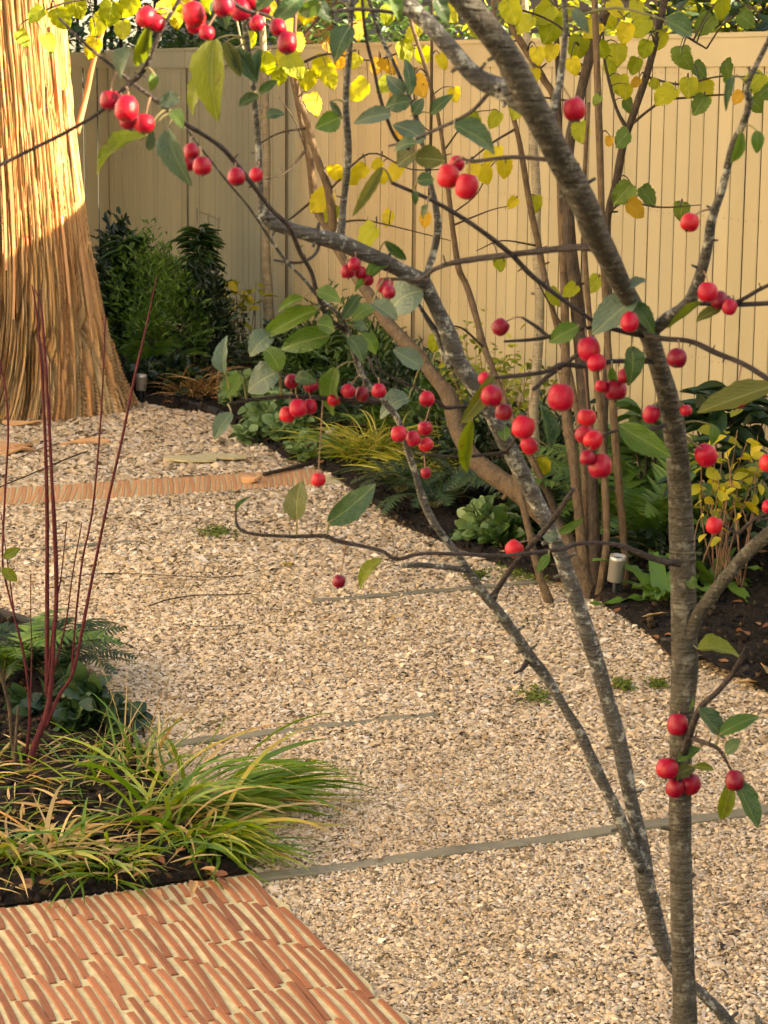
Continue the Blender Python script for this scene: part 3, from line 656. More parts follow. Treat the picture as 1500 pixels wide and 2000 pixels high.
# ------------------------------------------------------------------ hedge and climbers beyond the fence, plus added shade blockers
def hedge(name, label, u0, u1, v0, v1, z0, z1, n, size, mat, cat='hedge'):
    root = thing(name, label, cat, UV((u0 + u1) / 2, (v0 + v1) / 2))
    nc = int((u1 - u0) * 14); cu_ = rng.uniform(u0, u1, nc); cv = rng.uniform(v0, v1, nc); cz = rng.uniform(z0, z1, nc)
    k = rng.integers(0, nc, n); d = rng.normal(0, .16, (n, 3))
    u = cu_[k] + d[:, 0]; v = cv[k] + d[:, 1]; v = np.maximum(v, .12) if v0 > 0 else v; z = np.maximum(cz[k] + d[:, 2], .2)
    pts = np.array(F0)[None] + u[:, None] * np.array(FU) + v[:, None] * np.array(FV); pts[:, 2] = z
    leaf_cloud('foliage', pts, size, .48, mat, root, LEAF_T if size > .08 else LEAF_S)
    m = MB()
    for i in range(max(3, int((u1 - u0) * 2))):
        q = UV(rng.uniform(u0, u1), (v0 + v1) / 2); m.add(*tube([(q.x, q.y, -.02, .03), (q.x + .05, q.y, z1 * .5, .02), (q.x + rng.uniform(-.2, .2), q.y + rng.uniform(-.1, .1), z1 * .95, .008)], 6, 3, .1, i))
    finish('branches', m.mesh('branches'), M['hazel_dark'], root)
    return root
hedge('laurel_hedge', 'glossy evergreen hedge rising above the fence beside the hazel', -5.2, -.3, .25, 1.0, 1.55, 2.6, 15000, .085, M['fol_gloss'])
hedge('ivy_climber', 'low mat of small leaved ivy showing along the fence top', 1.6, 7.2, .18, .45, 1.5, 1.95, 6500, .05, M['fol_mid'], 'ivy')
hedge('shade_hedge', 'tall dark evergreen hedge added out of view on the far left to shade the fence', 5.2, 16, -5.4, -4.2, .3, 9, 11000, .29, M['fol_dark'])  # unseen hedge, added to cut sky light on the far fence
hedge('tree_belt', 'leafy belt of trees far behind the house and trunk', 8.2, 19, 1.2, 3.2, 1.4, 5.5, 6500, .13, M['fol_mid'], 'trees')
hedge('shrub', 'loose yellow green shrub peeping over the fence behind the hazel', -.4, 2.3, .4, .9, 1.4, 2.0, 3000, .06, M['fol_lime'], 'shrub')
ot = thing('shade_tree', 'broad evergreen tree added beyond the fence to shade the corner under its boughs', 'tree', UV(6.6, 1.3))  # added tree; its canopy above the frame darkens the fence corner
m = MB(); q0 = UV(6.6, 1.3); m.add(*tube([(q0.x, q0.y, -.02, .2), (q0.x, q0.y + .1, 1.8, .17), (q0.x - .1, q0.y, 4.5, .1), (q0.x - .1, q0.y, 6.5, .04)], 12, 4, .05, 5)); finish('trunk', m.mesh('trunk'), M['barkflake'], ot, True)
pts = []
for q in range(34):
    u_, v_ = rng.uniform(2.9, 9.5), rng.uniform(-2.0, 2.6); z_ = 2.75 + rng.uniform(0, .5) + .25 * max(0, 4.2 - u_); e = UV(u_, v_, z_); m = MB()
    a_ = q0 + Vector((0, 0, rng.uniform(2.6, 4.2))); m.add(*tube([(*a_, .05), (*(a_.lerp(e, .55) + Vector((0, 0, .5))), .03), (*e, .008)], 6, 4, .1, q)); finish('bough', m.mesh('bough'), M['barkflake'], ot)
    pts.append(blob_pts(270, e + Vector((0, 0, .15)), (.75, .75, .28), 8)); pts.append(blob_pts(170, e + Vector((0, 0, 1.2)), (.8, .8, .6), 8))
pts = np.vstack(pts); pts = pts[pts[:, 2] > 2.42]
leaf_cloud('crown', pts, .19, .5, M['fol_dark'], ot, LEAF_T)
#@@OBJ
# ================================================================== BIG CONIFER
def vnoise(x, y, seed):
    """cheap periodic-free value noise"""
    r_ = np.random.default_rng(seed); tab = r_.random((256, 256))
    xi = np.floor(x).astype(int); yi = np.floor(y).astype(int); fx = x - xi; fy = y - yi
    fx = fx * fx * (3 - 2 * fx); fy = fy * fy * (3 - 2 * fy); g = lambda a, b: tab[a % 256, b % 256]
    return (g(xi, yi) * (1 - fx) + g(xi + 1, yi) * fx) * (1 - fy) + (g(xi, yi + 1) * (1 - fx) + g(xi + 1, yi + 1) * fx) * fy
def conifer():
    root = thing('conifer_tree', 'massive conifer trunk with peeling stringy orange bark standing in the gravel', 'tree', (TRUNK.x, TRUNK.y, 0))
    nh = 205; a = np.concatenate([np.linspace(3.0, 6.45, 800), np.linspace(6.45, 3.0 + 2 * np.pi, 70)[1:-1]]); na = len(a); z = np.linspace(-.03, 3.6, nh) 
    Az, Zz = np.meshgrid(a, z)
    tw = .42 * np.exp(-np.maximum(Zz, 0) / .55) + .05 * Zz            # grain leans over near the flared base
    s = Az + tw
    R = .345 + .245 * np.exp(-np.maximum(Zz, 0) / .62) + .02 * np.exp(-np.maximum(Zz, 0) / .12)
    lob = .03 * np.sin(5 * s + .4) + .022 * np.sin(9 * s + 2) + .012 * np.sin(17 * s + 1)
    w1 = 40 * s / (2 * np.pi)
    warp = 1.2 * (vnoise(s * 3 + 10, Zz * 2.2, 3) - .5)
    n1 = vnoise(s * 11 + warp * .8, Zz * 1.0, 5); n2 = vnoise(s * 46 + warp, Zz * 1.7, 6); n3 = vnoise(s * 92 + warp * 2, Zz * 3, 7)
    ridge = lambda n: 1 - np.abs(2 * n - 1)
    depth = .014 + .036 * np.clip(1.5 - Zz, 0, 1.2) / 1.2
    crk = -(np.maximum(0, ridge(n2) - .70) / .30) ** .7 * depth * .8 - (np.maximum(0, ridge(n1) - .90) / .10) * depth * 1.3 - (np.maximum(0, ridge(n3) - .62) / .38) * depth * .45
    rr = R * (1 + lob * np.exp(-np.maximum(Zz, 0) / .9) * 1.1) + crk + .008 * n3 + .012 * n2
    cx = TRUNK.x - .05 * np.maximum(Zz, 0); cy = TRUNK.y
    V = np.stack([cx + rr * np.cos(Az), cy + rr * np.sin(Az), Zz], 2).reshape(-1, 3)
    i, j = np.meshgrid(np.arange(nh - 1), np.arange(na), indexing='ij'); k = (j + 1) % na
    Fq = np.stack([i * na + j, i * na + k, (i + 1) * na + k, (i + 1) * na + j], -1).reshape(-1, 4)
    me = mesh_np('trunk', V, Fq); at = me.attributes.new('ang', 'FLOAT_VECTOR', 'POINT')
    at.data.foreach_set('vector', np.stack([s, Zz, 0 * s], 2).astype(np.float32).ravel())
    finish('trunk', me, M['conifer'], root, True)
    # peeling strips of bark
    r_ = random.Random(4)
    def rad(ang, zz): return .345 + .245 * math.exp(-max(zz, 0) / .62)
    for q in range(16):
        ang = r_.uniform(3.6, 6.1); z0 = r_.uniform(.25, 1.7); Ls = r_.uniform(.25, .6); w = r_.uniform(.012, .03); n = 8; VV = []; FF = []
        for t in range(n + 1):
            zz = z0 + Ls * t / n; an = ang - (.42 * math.exp(-zz / .55) + .05 * zz) + .2
            lift = .006 + .045 * max(0, (1 - t / n) - .55) ** 1.5 * (1 if q % 2 else -.1); rd = rad(an, zz) * 1.02 + .012 + lift
            for sgn in (-.5, .5):
                aa = an + sgn * w * (1 - .6 * abs(t / n - .5)) / rd; VV.append((TRUNK.x - .05 * zz + rd * math.cos(aa), TRUNK.y + rd * math.sin(aa), zz))
                VV.append((TRUNK.x - .05 * zz + (rd - .004) * math.cos(aa), TRUNK.y + (rd - .004) * math.sin(aa), zz))
        for t in range(n):
            for (p_, q_) in ((0, 2), (2, 3), (3, 1), (1, 0)): FF.append((4 * t + p_, 4 * t + q_, 4 * t + 4 + q_, 4 * t + 4 + p_))
        m = MB(); m.add(VV, FF); finish('bark_strip', m.mesh('bark_strip'), M['barkflake'], root)
    # upper trunk, limbs and crown (above the picture)
    m = MB(); m.add(*tube([(TRUNK.x - .17, TRUNK.y, 3.5, .36), (TRUNK.x - .25, TRUNK.y, 6, .28), (TRUNK.x - .3, TRUNK.y, 9, .16), (TRUNK.x - .3, TRUNK.y, 12, .03)], 20, 5, .03, 2))
    finish('upper_trunk', m.mesh('upper_trunk'), M['barkflake'], root, True)
    pts = []
    for q in range(26):
        an = q * 2.4; Lb = 2.3 * (1 - q / 36); lowr = max(0, math.cos(an)); zz = 4.0 + q * .3 + 1.0 * lowr * (1 - q / 26); m = MB()
        e = Vector((TRUNK.x - .25 + Lb * math.cos(an), TRUNK.y + Lb * math.sin(an), zz + .15))
        m.add(*tube([(TRUNK.x - .25, TRUNK.y, zz, .05), (TRUNK.x - .25 + .5 * Lb * math.cos(an), TRUNK.y + .5 * Lb * math.sin(an), zz + .25, .03), (*e, .008)], 6, 3, .1, q)); finish('limb', m.mesh('limb'), M['barkflake'], root)
        for t in np.linspace(.3, 1, 7):
            c = Vector((TRUNK.x - .25, TRUNK.y, zz)).lerp(e, t); pts.append(blob_pts(70, c + Vector((0, 0, .12)), (.5, .5, .2), 5))
    leaf_cloud('crown', np.vstack(pts), .22, .38, M['fol_dark'], root, LEAF_T, .3)
    # slender side shoot from the trunk
    m = MB(); pp = [P(168, 190, 11.9), P(178, 140, 11.9), P(190, 95, 11.9), P(205, 40, 11.9), P(215, -40, 11.9)]
    b0 = P(150, 260, 11.8); m.add(*tube([(*b0, .02)] + [(*p, .015 - .001 * i) for i, p in enumerate(pp)], 7, 4, .06, 3)); finish('side_shoot', m.mesh('side_shoot'), M['barkflake'], root, True)
conifer()

# ================================================================== BRANCHED PLANTS TRACED FROM THE PHOTOGRAPH
class Tree:
    def __init__(s, name, label, cat, base, group=None): s.root = thing(name, label, cat, base, group); s.S = []; s.k = 0
    def branch(s, pts, mat, name='branch', sides=9, sub=5, jit=.05, knots=0, horiz=False):
        """pts: (px,py,width px,depth); horiz: width was read along the picture row"""
        P4 = []
        if horiz:
            q_ = []
            for i, (x, y, w, z) in enumerate(pts):
                a_, b_ = pts[max(0, i - 1)], pts[min(len(pts) - 1, i + 1)]; dx, dy = b_[0] - a_[0], b_[1] - a_[1]
                q_.append((x, y, w * max(.75, abs(dy) / (math.hypot(dx, dy) + 1e-6)), z))
            pts = q_
        for (x, y, w, z) in pts:
            p = P(x, y, z); P4.append((p.x, p.y, p.z, w * .5 * z / F_PX))
        s.k += 1; m = MB(); m.add(*tube(P4, sides, sub, jit, s.k))
        o = finish(name, m.mesh(name), mat, s.root, True)
        c = catmull(pts, 6); s.S.append(c)
        r_ = random.Random(s.k)
        for q in range(knots):
            i = r_.randrange(2, len(c) - 2); x, y, w, z = c[i]; sd = r_.choice((-1, 1)); dx, dy = c[i + 1][0] - c[i - 1][0], c[i + 1][1] - c[i - 1][1]; ln = math.hypot(dx, dy) + 1e-6
            nx, ny = -dy / ln * sd, dx / ln * sd; L = w * .28 + r_.uniform(3, 9)
            a, b = P(x, y, z - .003), P(x + nx * (w * .4 + L), y + ny * (w * .4 + L) - 3, z - .004)
            mm = MB(); rr = min(w * .30, 8) * .5 * z / F_PX; mm.add(*tube([(*a, rr * 1.3), (*a.lerp(b, .6), rr), (*b, rr * .8)], 6, 2, .15, q)); finish('spur', mm.mesh('spur'), mat, o, True)
        return o
    def near(s, x, y, up=0):
        A = np.vstack(s.S); d = (A[:, 0] - x) ** 2 + (A[:, 1] - y) ** 2 + up * np.maximum(0, A[:, 1] - y) ** 2; i = d.argmin(); return A[i], math.sqrt(d[i])

def crab_leaf_mesh(k):
    """single leaf: length along y, slightly toothed edge, folded and curled"""
    r = random.Random(k); nl, half = 12, 3; V = []; Fc = []; fold = r.uniform(.12, .5); curl = [(.0, .1), (.25, .2), (.55, .1), (-.2, .2), (.35, .35), (.1, .45)][k % 6]; wav = r.uniform(.01, .035)
    w = 2 * half + 1
    for i in range(nl + 1):
        y = i / nl; hw = .5 * (math.sin(math.pi * min(1, y * .96 + .02) ** .82) ** .78); hw *= 1 + (.05 if i % 2 else -.03)
        for j in range(-half, half + 1):
            s_ = j / half; V.append((s_ * hw, y - (.02 * abs(s_)), abs(s_) ** 1.3 * hw * fold - curl[0] * y * y + curl[1] * .3 * math.sin(y * 3.1) + wav * math.sin(y * 14 + s_ * 3) * abs(s_)))
    for i in range(nl):
        for j in range(w - 1): Fc.append((i * w + j, i * w + j + 1, (i + 1) * w + j + 1, (i + 1) * w + j))
    m = MB(); m.add(V, Fc); return m.mesh('leaf')
def hazel_leaf_mesh(k):
    r = random.Random(k + 50); nl, half = 12, 3; V = []; Fc = []; fold = r.uniform(.05, .3); c0 = r.uniform(-.1, .35); w = 2 * half + 1
    for i in range(nl + 1):
        y = i / nl; hw = .5 * (min(1, (y / .16 + .15)) ** .5 if y < .5 else 1) * (1 - max(0, (y - .45) / .55) ** 2.1) ** .75 + .004
        hw *= 1 + (.07 if i % 2 else -.05) + r.uniform(-.03, .03)
        for j in range(-half, half + 1):
            s_ = j / half; V.append((s_ * hw, y - .03 * abs(s_) + (.02 * (-1) ** j), abs(s_) * hw * fold - c0 * y * y + .03 * math.sin(y * 16 - abs(s_) * 6) + .03 * math.sin(3 * y + 4 * s_)))
    for i in range(nl):
        for j in range(w - 1): Fc.append((i * w + j, i * w + j + 1, (i + 1) * w + j + 1, (i + 1) * w + j))
    m = MB(); m.add(V, Fc); return m.mesh('leaf')
LM = {}
def leaf_me(gen, tag_, k, mat):
    key = (tag_, k, mat)
    if key not in LM:
        me = gen(k); me.materials.append(M[mat]); me.shade_smooth(); LM[key] = me
    return LM[key]
def put_leaf(tree, gen, tag_, nk, bx, by, tx, ty, w, mat, z, stem_mat, face=.8, k=None, name='leaf', stem_r=.0009, lift=.35):
    A, d = tree.near(bx, by)
    B = P(bx, by, z); T = P(tx, ty, z + random.uniform(-.35, .35) * math.hypot(tx - bx, ty - by) / F_PX * z)
    L = (T - B).length; Y = (T - B).normalized(); view = (CAMP - B).normalized()
    nrm = (view * face + Vector((random.uniform(-.5, .5), random.uniform(-.2, .2), random.uniform(0, .7)))).normalized()
    X = Y.cross(nrm).normalized(); Z = X.cross(Y)
    # widen so that the projected width comes out as traced
    wd = w / F_PX * z / max(.45, abs(X.dot(RT)) + abs(X.dot(UP)) * .6)
    me = leaf_me(gen, tag_, (random.randrange(nk) if k is None else k), mat)
    o = bpy.data.objects.new(name, me); COL.objects.link(o); o.parent = tree.root
    R = Matrix((X * wd, Y * L, Z * L)).transposed()
    o.matrix_basis = Matrix.Translation(B - Vector(tree.root.location)) @ R.to_4x4()
    a = P(A[0], A[1], A[3])
    if (a - B).length > .004:
        m = MB(); mid = a.lerp(B, .5) + Vector((0, 0, .12 * (a - B).length)); r0 = stem_r * (1 + min(2.0, (a - B).length * 6))
        m.add(*tube([(*a, r0 * 1.3), (*mid, r0), (*B, stem_r * .8), (*(B + Y * L * .12), stem_r * .6)], 5, 3, .04, 1))
        finish('petiole', m.mesh('petiole'), stem_mat, tree.root, True)
    return o

# ------------------------------------------------------------------ crab apple
crab = Tree('crab_apple_tree', 'slim multi stemmed crab apple tree hung with red fruit', 'tree', G(1345, 2830))
GB, GG, GT = M['crab_bark'], M['crab_grey'], M['crab_twig']
crab.branch([(1352, 2850, 66, 2.78), (1348, 2500, 60, 2.78), (1342, 2150, 54, 2.78), (1338, 2000, 52, 2.78), (1333, 1850, 48, 2.78), (1330, 1700, 46, 2.78), (1328, 1620, 48, 2.78), (1329, 1500, 46, 2.77), (1331, 1400, 47, 2.76), (1338, 1300, 56, 2.76), (1336, 1250, 53, 2.76), (1333, 1100, 50, 2.75), (1329, 1000, 48, 2.74), (1324, 900, 46, 2.7), (1310, 800, 44, 2.64), (1282, 700, 40, 2.55), (1266, 650, 44, 2.5), (1242, 605, 42, 2.44), (1210, 550, 46, 2.36), (1187, 500, 50, 2.28), (1160, 450, 57, 2.2), (1142, 400, 58, 2.14), (1089, 300, 60, 2.05), (1040, 205, 62, 1.98), (985, 100, 62, 1.94), (905, 0, 66, 1.9), (830, -90, 62, 1.88), (740, -260, 50, 1.85), (650, -500, 30, 1.85)], GB, 'trunk', 18, 6, .03, 14, True)
crab.branch([(1035, 205, 50, 1.99), (990, 178, 44, 2.0), (930, 150, 36, 2.0), (880, 95, 34, 2.0), (830, 40, 33, 2.0), (780, -10, 33, 2.0), (690, -130, 28, 2.0), (600, -260, 18, 2.0)], GG, 'branch', 14, 6, .04, 6)
crab.branch([(1268, 655, 26, 2.5), (1300, 625, 25, 2.46), (1340, 595, 24, 2.42), (1360, 560, 22, 2.4), (1380, 490, 20, 2.36), (1390, 430, 18, 2.33), (1410, 370, 16, 2.3), (1430, 290, 15, 2.27), (1450, 245, 14, 2.25), (1463, 200, 15, 2.22), (1460, 165, 11, 2.2), (1500, 80, 10, 2.18), (1530, 0, 9, 2.15)], GG, 'branch', 12, 6, .05, 6)
crab.branch([(1338, 1260, 40, 2.76), (1362, 1205, 28, 2.74), (1400, 1150, 26, 2.71), (1450, 1090, 27, 2.68), (1510, 1035, 28, 2.64), (1600, 960, 26, 2.6)], GB, 'branch', 12, 6, .03, 1)
crab.branch([(1336, 1470, 18, 2.75), (1365, 1388, 13, 2.7), (1400, 1352, 12, 2.68), (1430, 1320, 11, 2.67), (1460, 1302, 10, 2.66)], GT, 'twig', 8, 5, .07, 1)
crab.branch([(1425, 1325, 9, 2.67), (1445, 1290, 11, 2.66), (1456, 1262, 4, 2.65)], GT, 'twig', 8, 4, .07)
crab.branch([(1345, 1440, 12, 2.74), (1380, 1452, 10, 2.68), (1405, 1465, 9, 2.67), (1430, 1508, 6, 2.66)], GT, 'twig', 8, 5, .08, 2)
B_ = [(1520, 2780, 46, 2.95), (1500, 2400, 42, 2.95), (1460, 2080, 36, 2.95), (1420, 1995, 33, 2.95), (1370, 1940, 31, 2.94), (1318, 1895, 32, 2.93), (1292, 1840, 36, 2.92), (1275, 1775, 39, 2.91), (1258, 1710, 42, 2.9), (1250, 1640, 33, 2.9), (1230, 1550, 30, 2.9), (1215, 1475, 31, 2.9), (1203, 1425, 33, 2.9), (1183, 1355, 33, 2.9), (1160, 1275, 34, 2.9), (1135, 1200, 34, 2.9), (1115, 1140, 34, 2.9), (1095, 1085, 34, 2.9), (1070, 1025, 34, 2.9), (1045, 975, 36, 2.9), (1015, 915, 38, 2.88), (980, 850, 36, 2.87), (950, 790, 36, 2.86), (918, 740, 40, 2.85), (892, 700, 40, 2.84), (875, 650, 37, 2.83), (852, 600, 33, 2.82), (828, 550, 31, 2.8), (787, 530, 30, 2.78), (754, 513, 30, 2.76), (715, 496, 32, 2.74), (670, 476, 33, 2.72), (625, 463, 30, 2.7), (580, 451, 28, 2.68), (535, 436, 28, 2.66), (512, 420, 27, 2.65)]
crab.branch(B_[:28], GG, 'stem', 16, 5, .045, 12, True); crab.branch(B_[27:], GG, 'branch', 16, 5, .045, 5)
crab.branch([(514, 428, 20, 2.65), (510, 400, 14, 2.65), (505, 300, 13, 2.64), (497, 200, 12, 2.62), (485, 100, 12, 2.6), (475, 30, 10, 2.58), (465, -60, 8, 2.56)], GG, 'branch', 10, 5, .05, 4)
crab.branch([(662, 470, 22, 2.72), (668, 435, 16, 2.72), (670, 400, 14, 2.72), (680, 300, 15, 2.7), (675, 200, 14, 2.68), (682, 100, 13, 2.66), (685, 20, 11, 2.64), (690, -80, 8, 2.6)], GG, 'branch', 10, 5, .05, 4)
crab.branch([(830, 552, 16, 2.8), (838, 520, 14, 2.8), (850, 480, 14, 2.8), (855, 440, 14, 2.78), (850, 400, 13, 2.77), (841, 360, 11, 2.76), (834, 327, 10, 2.75), (820, 260, 9, 2.73), (807, 209, 9, 2.71), (780, 148, 8, 2.7), (762, 108, 8, 2.68), (740, 63, 8, 2.66), (715, -20, 7, 2.62)], GG, 'branch', 9, 5, .07, 4)
crab.branch([(798, 290, 7, 2.72), (770, 265, 7, 2.7), (743, 193, 7, 2.68), (730, 135, 6, 2.66), (714, 68, 6, 2.64), (705, -30, 5, 2.6)], GT, 'twig', 7, 5, .08, 2)
crab.branch([(880, 720, 16, 2.84), (868, 690, 15, 2.84), (852, 650, 13, 2.84), (836, 625, 10, 2.83), (819, 597, 8, 2.82), (800, 560, 6, 2.81)], GG, 'branch', 9, 4, .06)
crab.branch([(1255, 1700, 26, 2.89), (1230, 1650, 30, 2.88), (1215, 1610, 28, 2.88), (1195, 1565, 26, 2.88), (1170, 1515, 26, 2.88), (1150, 1470, 25, 2.88), (1135, 1435, 25, 2.88), (1110, 1395, 23, 2.88), (1070, 1328, 26, 2.88), (1030, 1275, 28, 2.87), (1000, 1230, 26, 2.86), (968, 1188, 27, 2.85), (945, 1160, 24, 2.84), (920, 1125, 24, 2.83), (903, 1098, 19, 2.82), (880, 1065, 18, 2.81), (850, 1025, 18, 2.8), (832, 990, 16, 2.8), (818, 950, 15, 2.79), (808, 915, 13, 2.78), (795, 875, 13, 2.77), (778, 820, 14, 2.76), (752, 787, 14, 2.75), (733, 769, 14, 2.75), (715, 745, 14, 2.74), (700, 715, 14, 2.74), (685, 664, 12, 2.72), (670, 625, 9, 2.7), (650, 604, 9, 2.68), (622, 580, 9, 2.66), (595, 547, 9, 2.63), (565, 517, 8, 2.6), (535, 478, 8, 2.55), (487, 406, 6, 2.45), (440, 350, 6, 2.35), (362, 250, 5, 2.25)], GG, 'stem', 12, 5, .05, 12, True)
crab.branch([(960, 1172, 16, 2.85), (972, 1150, 13, 2.84), (990, 1122, 12, 2.82), (1010, 1095, 12, 2.8), (1030, 1072, 11, 2.79), (1060, 1040, 12, 2.77), (1090, 1000, 10, 2.75), (1120, 955, 8, 2.73)], GT, 'twig', 8, 5, .1, 5)
crab.branch([(1325, 1100, 20, 2.74), (1305, 1098, 15, 2.72), (1275, 1090, 12, 2.71), (1230, 1072, 10, 2.7), (1190, 1062, 9, 2.69), (1130, 1062, 9, 2.68), (1100, 1072, 10, 2.67), (1040, 1080, 9, 2.66), (975, 1085, 8, 2.66), (890, 1082, 8, 2.65), (820, 1082, 8, 2.65), (775, 1092, 8, 2.65), (745, 1076, 8, 2.65), (700, 1065, 8, 2.65), (655, 1055, 9, 2.65), (632, 1047, 9, 2.65), (550, 1047, 7, 2.65), (470, 1035, 6, 2.65), (460, 985, 3, 2.65)], GT, 'twig', 9, 5, .07, 6)
crab.branch([(910, 1112, 13, 2.82), (870, 1108, 10, 2.8), (825, 1104, 10, 2.79), (785, 1105, 10, 2.78)], GG, 'twig', 8, 5, .08, 1)
crab.branch([(1185, 492, 18, 2.28), (1150, 483, 16, 2.28), (1100, 485, 13, 2.3), (1000, 497, 12, 2.34), (900, 510, 12, 2.38), (850, 525, 10, 2.4), (822, 545, 8, 2.42), (785, 545, 7, 2.43), (750, 545, 6, 2.44)], GT, 'branch', 9, 5, .08, 6)
crab.branch([(765, 357, 7, 2.2), (850, 395, 9, 2.24), (925, 440, 10, 2.28), (995, 494, 11, 2.33), (1035, 535, 11, 2.36), (1075, 567, 10, 2.39), (1120, 600, 9, 2.42), (1165, 630, 9, 2.44), (1215, 647, 11, 2.46), (1258, 655, 14, 2.48)], GT, 'branch', 9, 5, .07, 5)
crab.branch([(1262, 656, 13, 2.46), (1300, 662, 11, 2.44), (1350, 667, 10, 2.42), (1400, 690, 11, 2.4), (1450, 710, 11, 2.38), (1500, 740, 11, 2.36), (1580, 790, 10, 2.32)], GT, 'branch', 9, 5, .07, 4)
crab.branch([(985, 667, 6, 2.4), (1050, 662, 7, 2.42), (1100, 650, 7, 2.43), (1165, 638, 8, 2.44), (1200, 644, 8, 2.45)], GT, 'twig', 8, 5, .09, 3)
crab.branch([(1075, 660, 8, 2.42), (1050, 640, 8, 2.42), (1020, 620, 5, 2.42)], GT, 'twig', 7, 4, .1)
crab.branch([(1278, 705, 14, 2.54), (1215, 705, 10, 2.52), (1185, 707, 10, 2.5), (1140, 715, 11, 2.48), (1100, 712, 11, 2.47), (1060, 727, 9, 2.46), (1000, 735, 8, 2.45), (965, 738, 6, 2.45)], GT, 'branch', 9, 5, .08, 4)
crab.branch([(1102, 712, 9, 2.47), (1130, 690, 8, 2.46), (1160, 670, 6, 2.45)], GT, 'twig', 7, 4, .08)
crab.branch([(1095, 716, 10, 2.47), (1070, 735, 9, 2.46), (1040, 762, 7, 2.45)], GT, 'twig', 7, 4, .08)
crab.branch([(1310, 612, 14, 2.45), (1350, 594, 10, 2.43), (1425, 595, 10, 2.4), (1500, 592, 10, 2.38), (1580, 585, 9, 2.36)], GT, 'branch', 9, 5, .07, 2)
crab.branch([(1420, 595, 8, 2.4), (1450, 585, 8, 2.39), (1480, 567, 8, 2.38), (1520, 548, 7, 2.36)], GT, 'twig', 8, 4, .07, 2)
crab.branch([(1390, 568, 6, 2.4), (1410, 575, 8, 2.4), (1435, 590, 8, 2.4)], GT, 'twig', 7, 4, .1)
crab.branch([(-40, 338, 7, 2.12), (0, 322, 7, 2.12), (75, 285, 7, 2.12), (135, 255, 7, 2.12), (200, 215, 8, 2.12), (240, 175, 9, 2.12), (275, 145, 10, 2.12), (295, 110, 9, 2.12), (315, 60, 8, 2.12), (350, 0, 8, 2.12), (395, -80, 9, 2.1)], GT, 'branch', 9, 5, .06, 5)
crab.branch([(115, 35, 5, 2.12), (165, 85, 6, 2.12), (210, 122, 6, 2.13), (250, 155, 8, 2.14), (290, 185, 9, 2.16), (310, 200, 9, 2.18), (360, 240, 9, 2.22), (400, 265, 9, 2.26), (435, 290, 10, 2.3), (465, 325, 10, 2.34), (500, 370, 10, 2.4), (530, 410, 10, 2.45), (565, 444, 10, 2.5), (586, 493, 9, 2.55), (607, 529, 9, 2.6), (619, 571, 9, 2.64), (631, 604, 9, 2.67), (649, 628, 10, 2.69), (682, 650, 11, 2.72)], GT, 'branch', 9, 5, .07, 8)
crab.branch([(445, 790, 6, 2.7), (490, 781, 8, 2.71), (550, 775, 9, 2.72), (595, 775, 9, 2.73), (670, 781, 10, 2.74), (740, 782, 12, 2.75)], GT, 'twig', 9, 5, .09, 5)
crab.branch([(625, 470, 8, 2.7), (615, 497, 6, 2.68), (590, 512, 6, 2.66), (560, 512, 5, 2.65), (535, 508, 4, 2.64)], GT, 'twig', 7, 4, .1, 2)
crab.branch([(950, 795, 12, 2.86), (900, 794, 8, 2.84), (870, 796, 9, 2.83), (858, 787, 7, 2.82), (823, 763, 6, 2.81), (790, 748, 5, 2.8), (745, 725, 4, 2.79), (725, 680, 4, 2.78), (700, 655, 5, 2.74)], GT, 'twig', 8, 5, .08, 3)
crab.branch([(1000, 885, 10, 2.87), (975, 885, 7, 2.86), (900, 892, 6, 2.85), (815, 887, 5, 2.84)], GT, 'twig', 7, 5, .07, 2)
crab.branch([(1075, 312, 9, 2.05), (1000, 307, 8, 2.08), (925, 315, 8, 2.11), (905, 310, 6, 2.12)], GT, 'twig', 8, 5, .08, 1)
crab.branch([(975, 175, 9, 1.99), (955, 182, 8, 2.02), (915, 222, 8, 2.06), (832, 262, 7, 2.14), (800, 275, 6, 2.2), (760, 285, 5, 2.25)], GT, 'twig', 8, 5, .07, 2)
crab.branch([(1095, 310, 18, 2.05), (1080, 232, 16, 2.04), (1095, 150, 14, 2.04), (1105, 50, 12, 2.04), (1100, -10, 11, 2.04), (1095, -100, 9, 2.04)], GG, 'branch', 9, 5, .06, 3)
crab.branch([(690, 668, 7, 2.72), (720, 700, 5, 2.71), (735, 735, 5, 2.7), (760, 750, 5, 2.7)], GT, 'twig', 7, 4, .08)
crab.branch([(990, 880, 8, 2.86), (1005, 860, 6, 2.84), (1010, 840, 5, 2.82)], GT, 'twig', 7, 4, .08)
crab.branch([(1030, 1290, 14, 2.87), (1018, 1308, 8, 2.85), (1005, 1315, 6, 2.83)], GT, 'twig', 7, 4, .1)
crab.branch([(1500, 2300, 40, 2.6), (1495, 2060, 30, 2.6), (1478, 1985, 14, 2.6)], GG, 'stem', 10, 4, .05)
crab.branch([(560, -60, 9, 2.2), (600, 15, 8, 2.2), (640, 22, 8, 2.2), (700, 18, 8, 2.2), (750, 22, 7, 2.2), (800, 30, 6, 2.2)], GT, 'twig', 8, 4, .08, 2)
crab.branch([(395, -80, 9, 2.1), (440, -10, 8, 2.1), (480, 20, 8, 2.1), (520, 30, 7, 2.1), (555, 50, 5, 2.1)], GT, 'twig', 8, 4, .08, 2)
crab.branch([(1165, 860, 4, 2.5), (1200, 842, 6, 2.52), (1240, 845, 8, 2.56), (1300, 830, 10, 2.63)], GT, 'twig', 7, 4, .08, 1)
crab.branch([(1600, 960, 12, 2.6), (1480, 1010, 8, 2.62), (1440, 1040, 7, 2.66), (1395, 1015, 4, 2.68)], GT, 'twig', 7, 4, .08, 1)

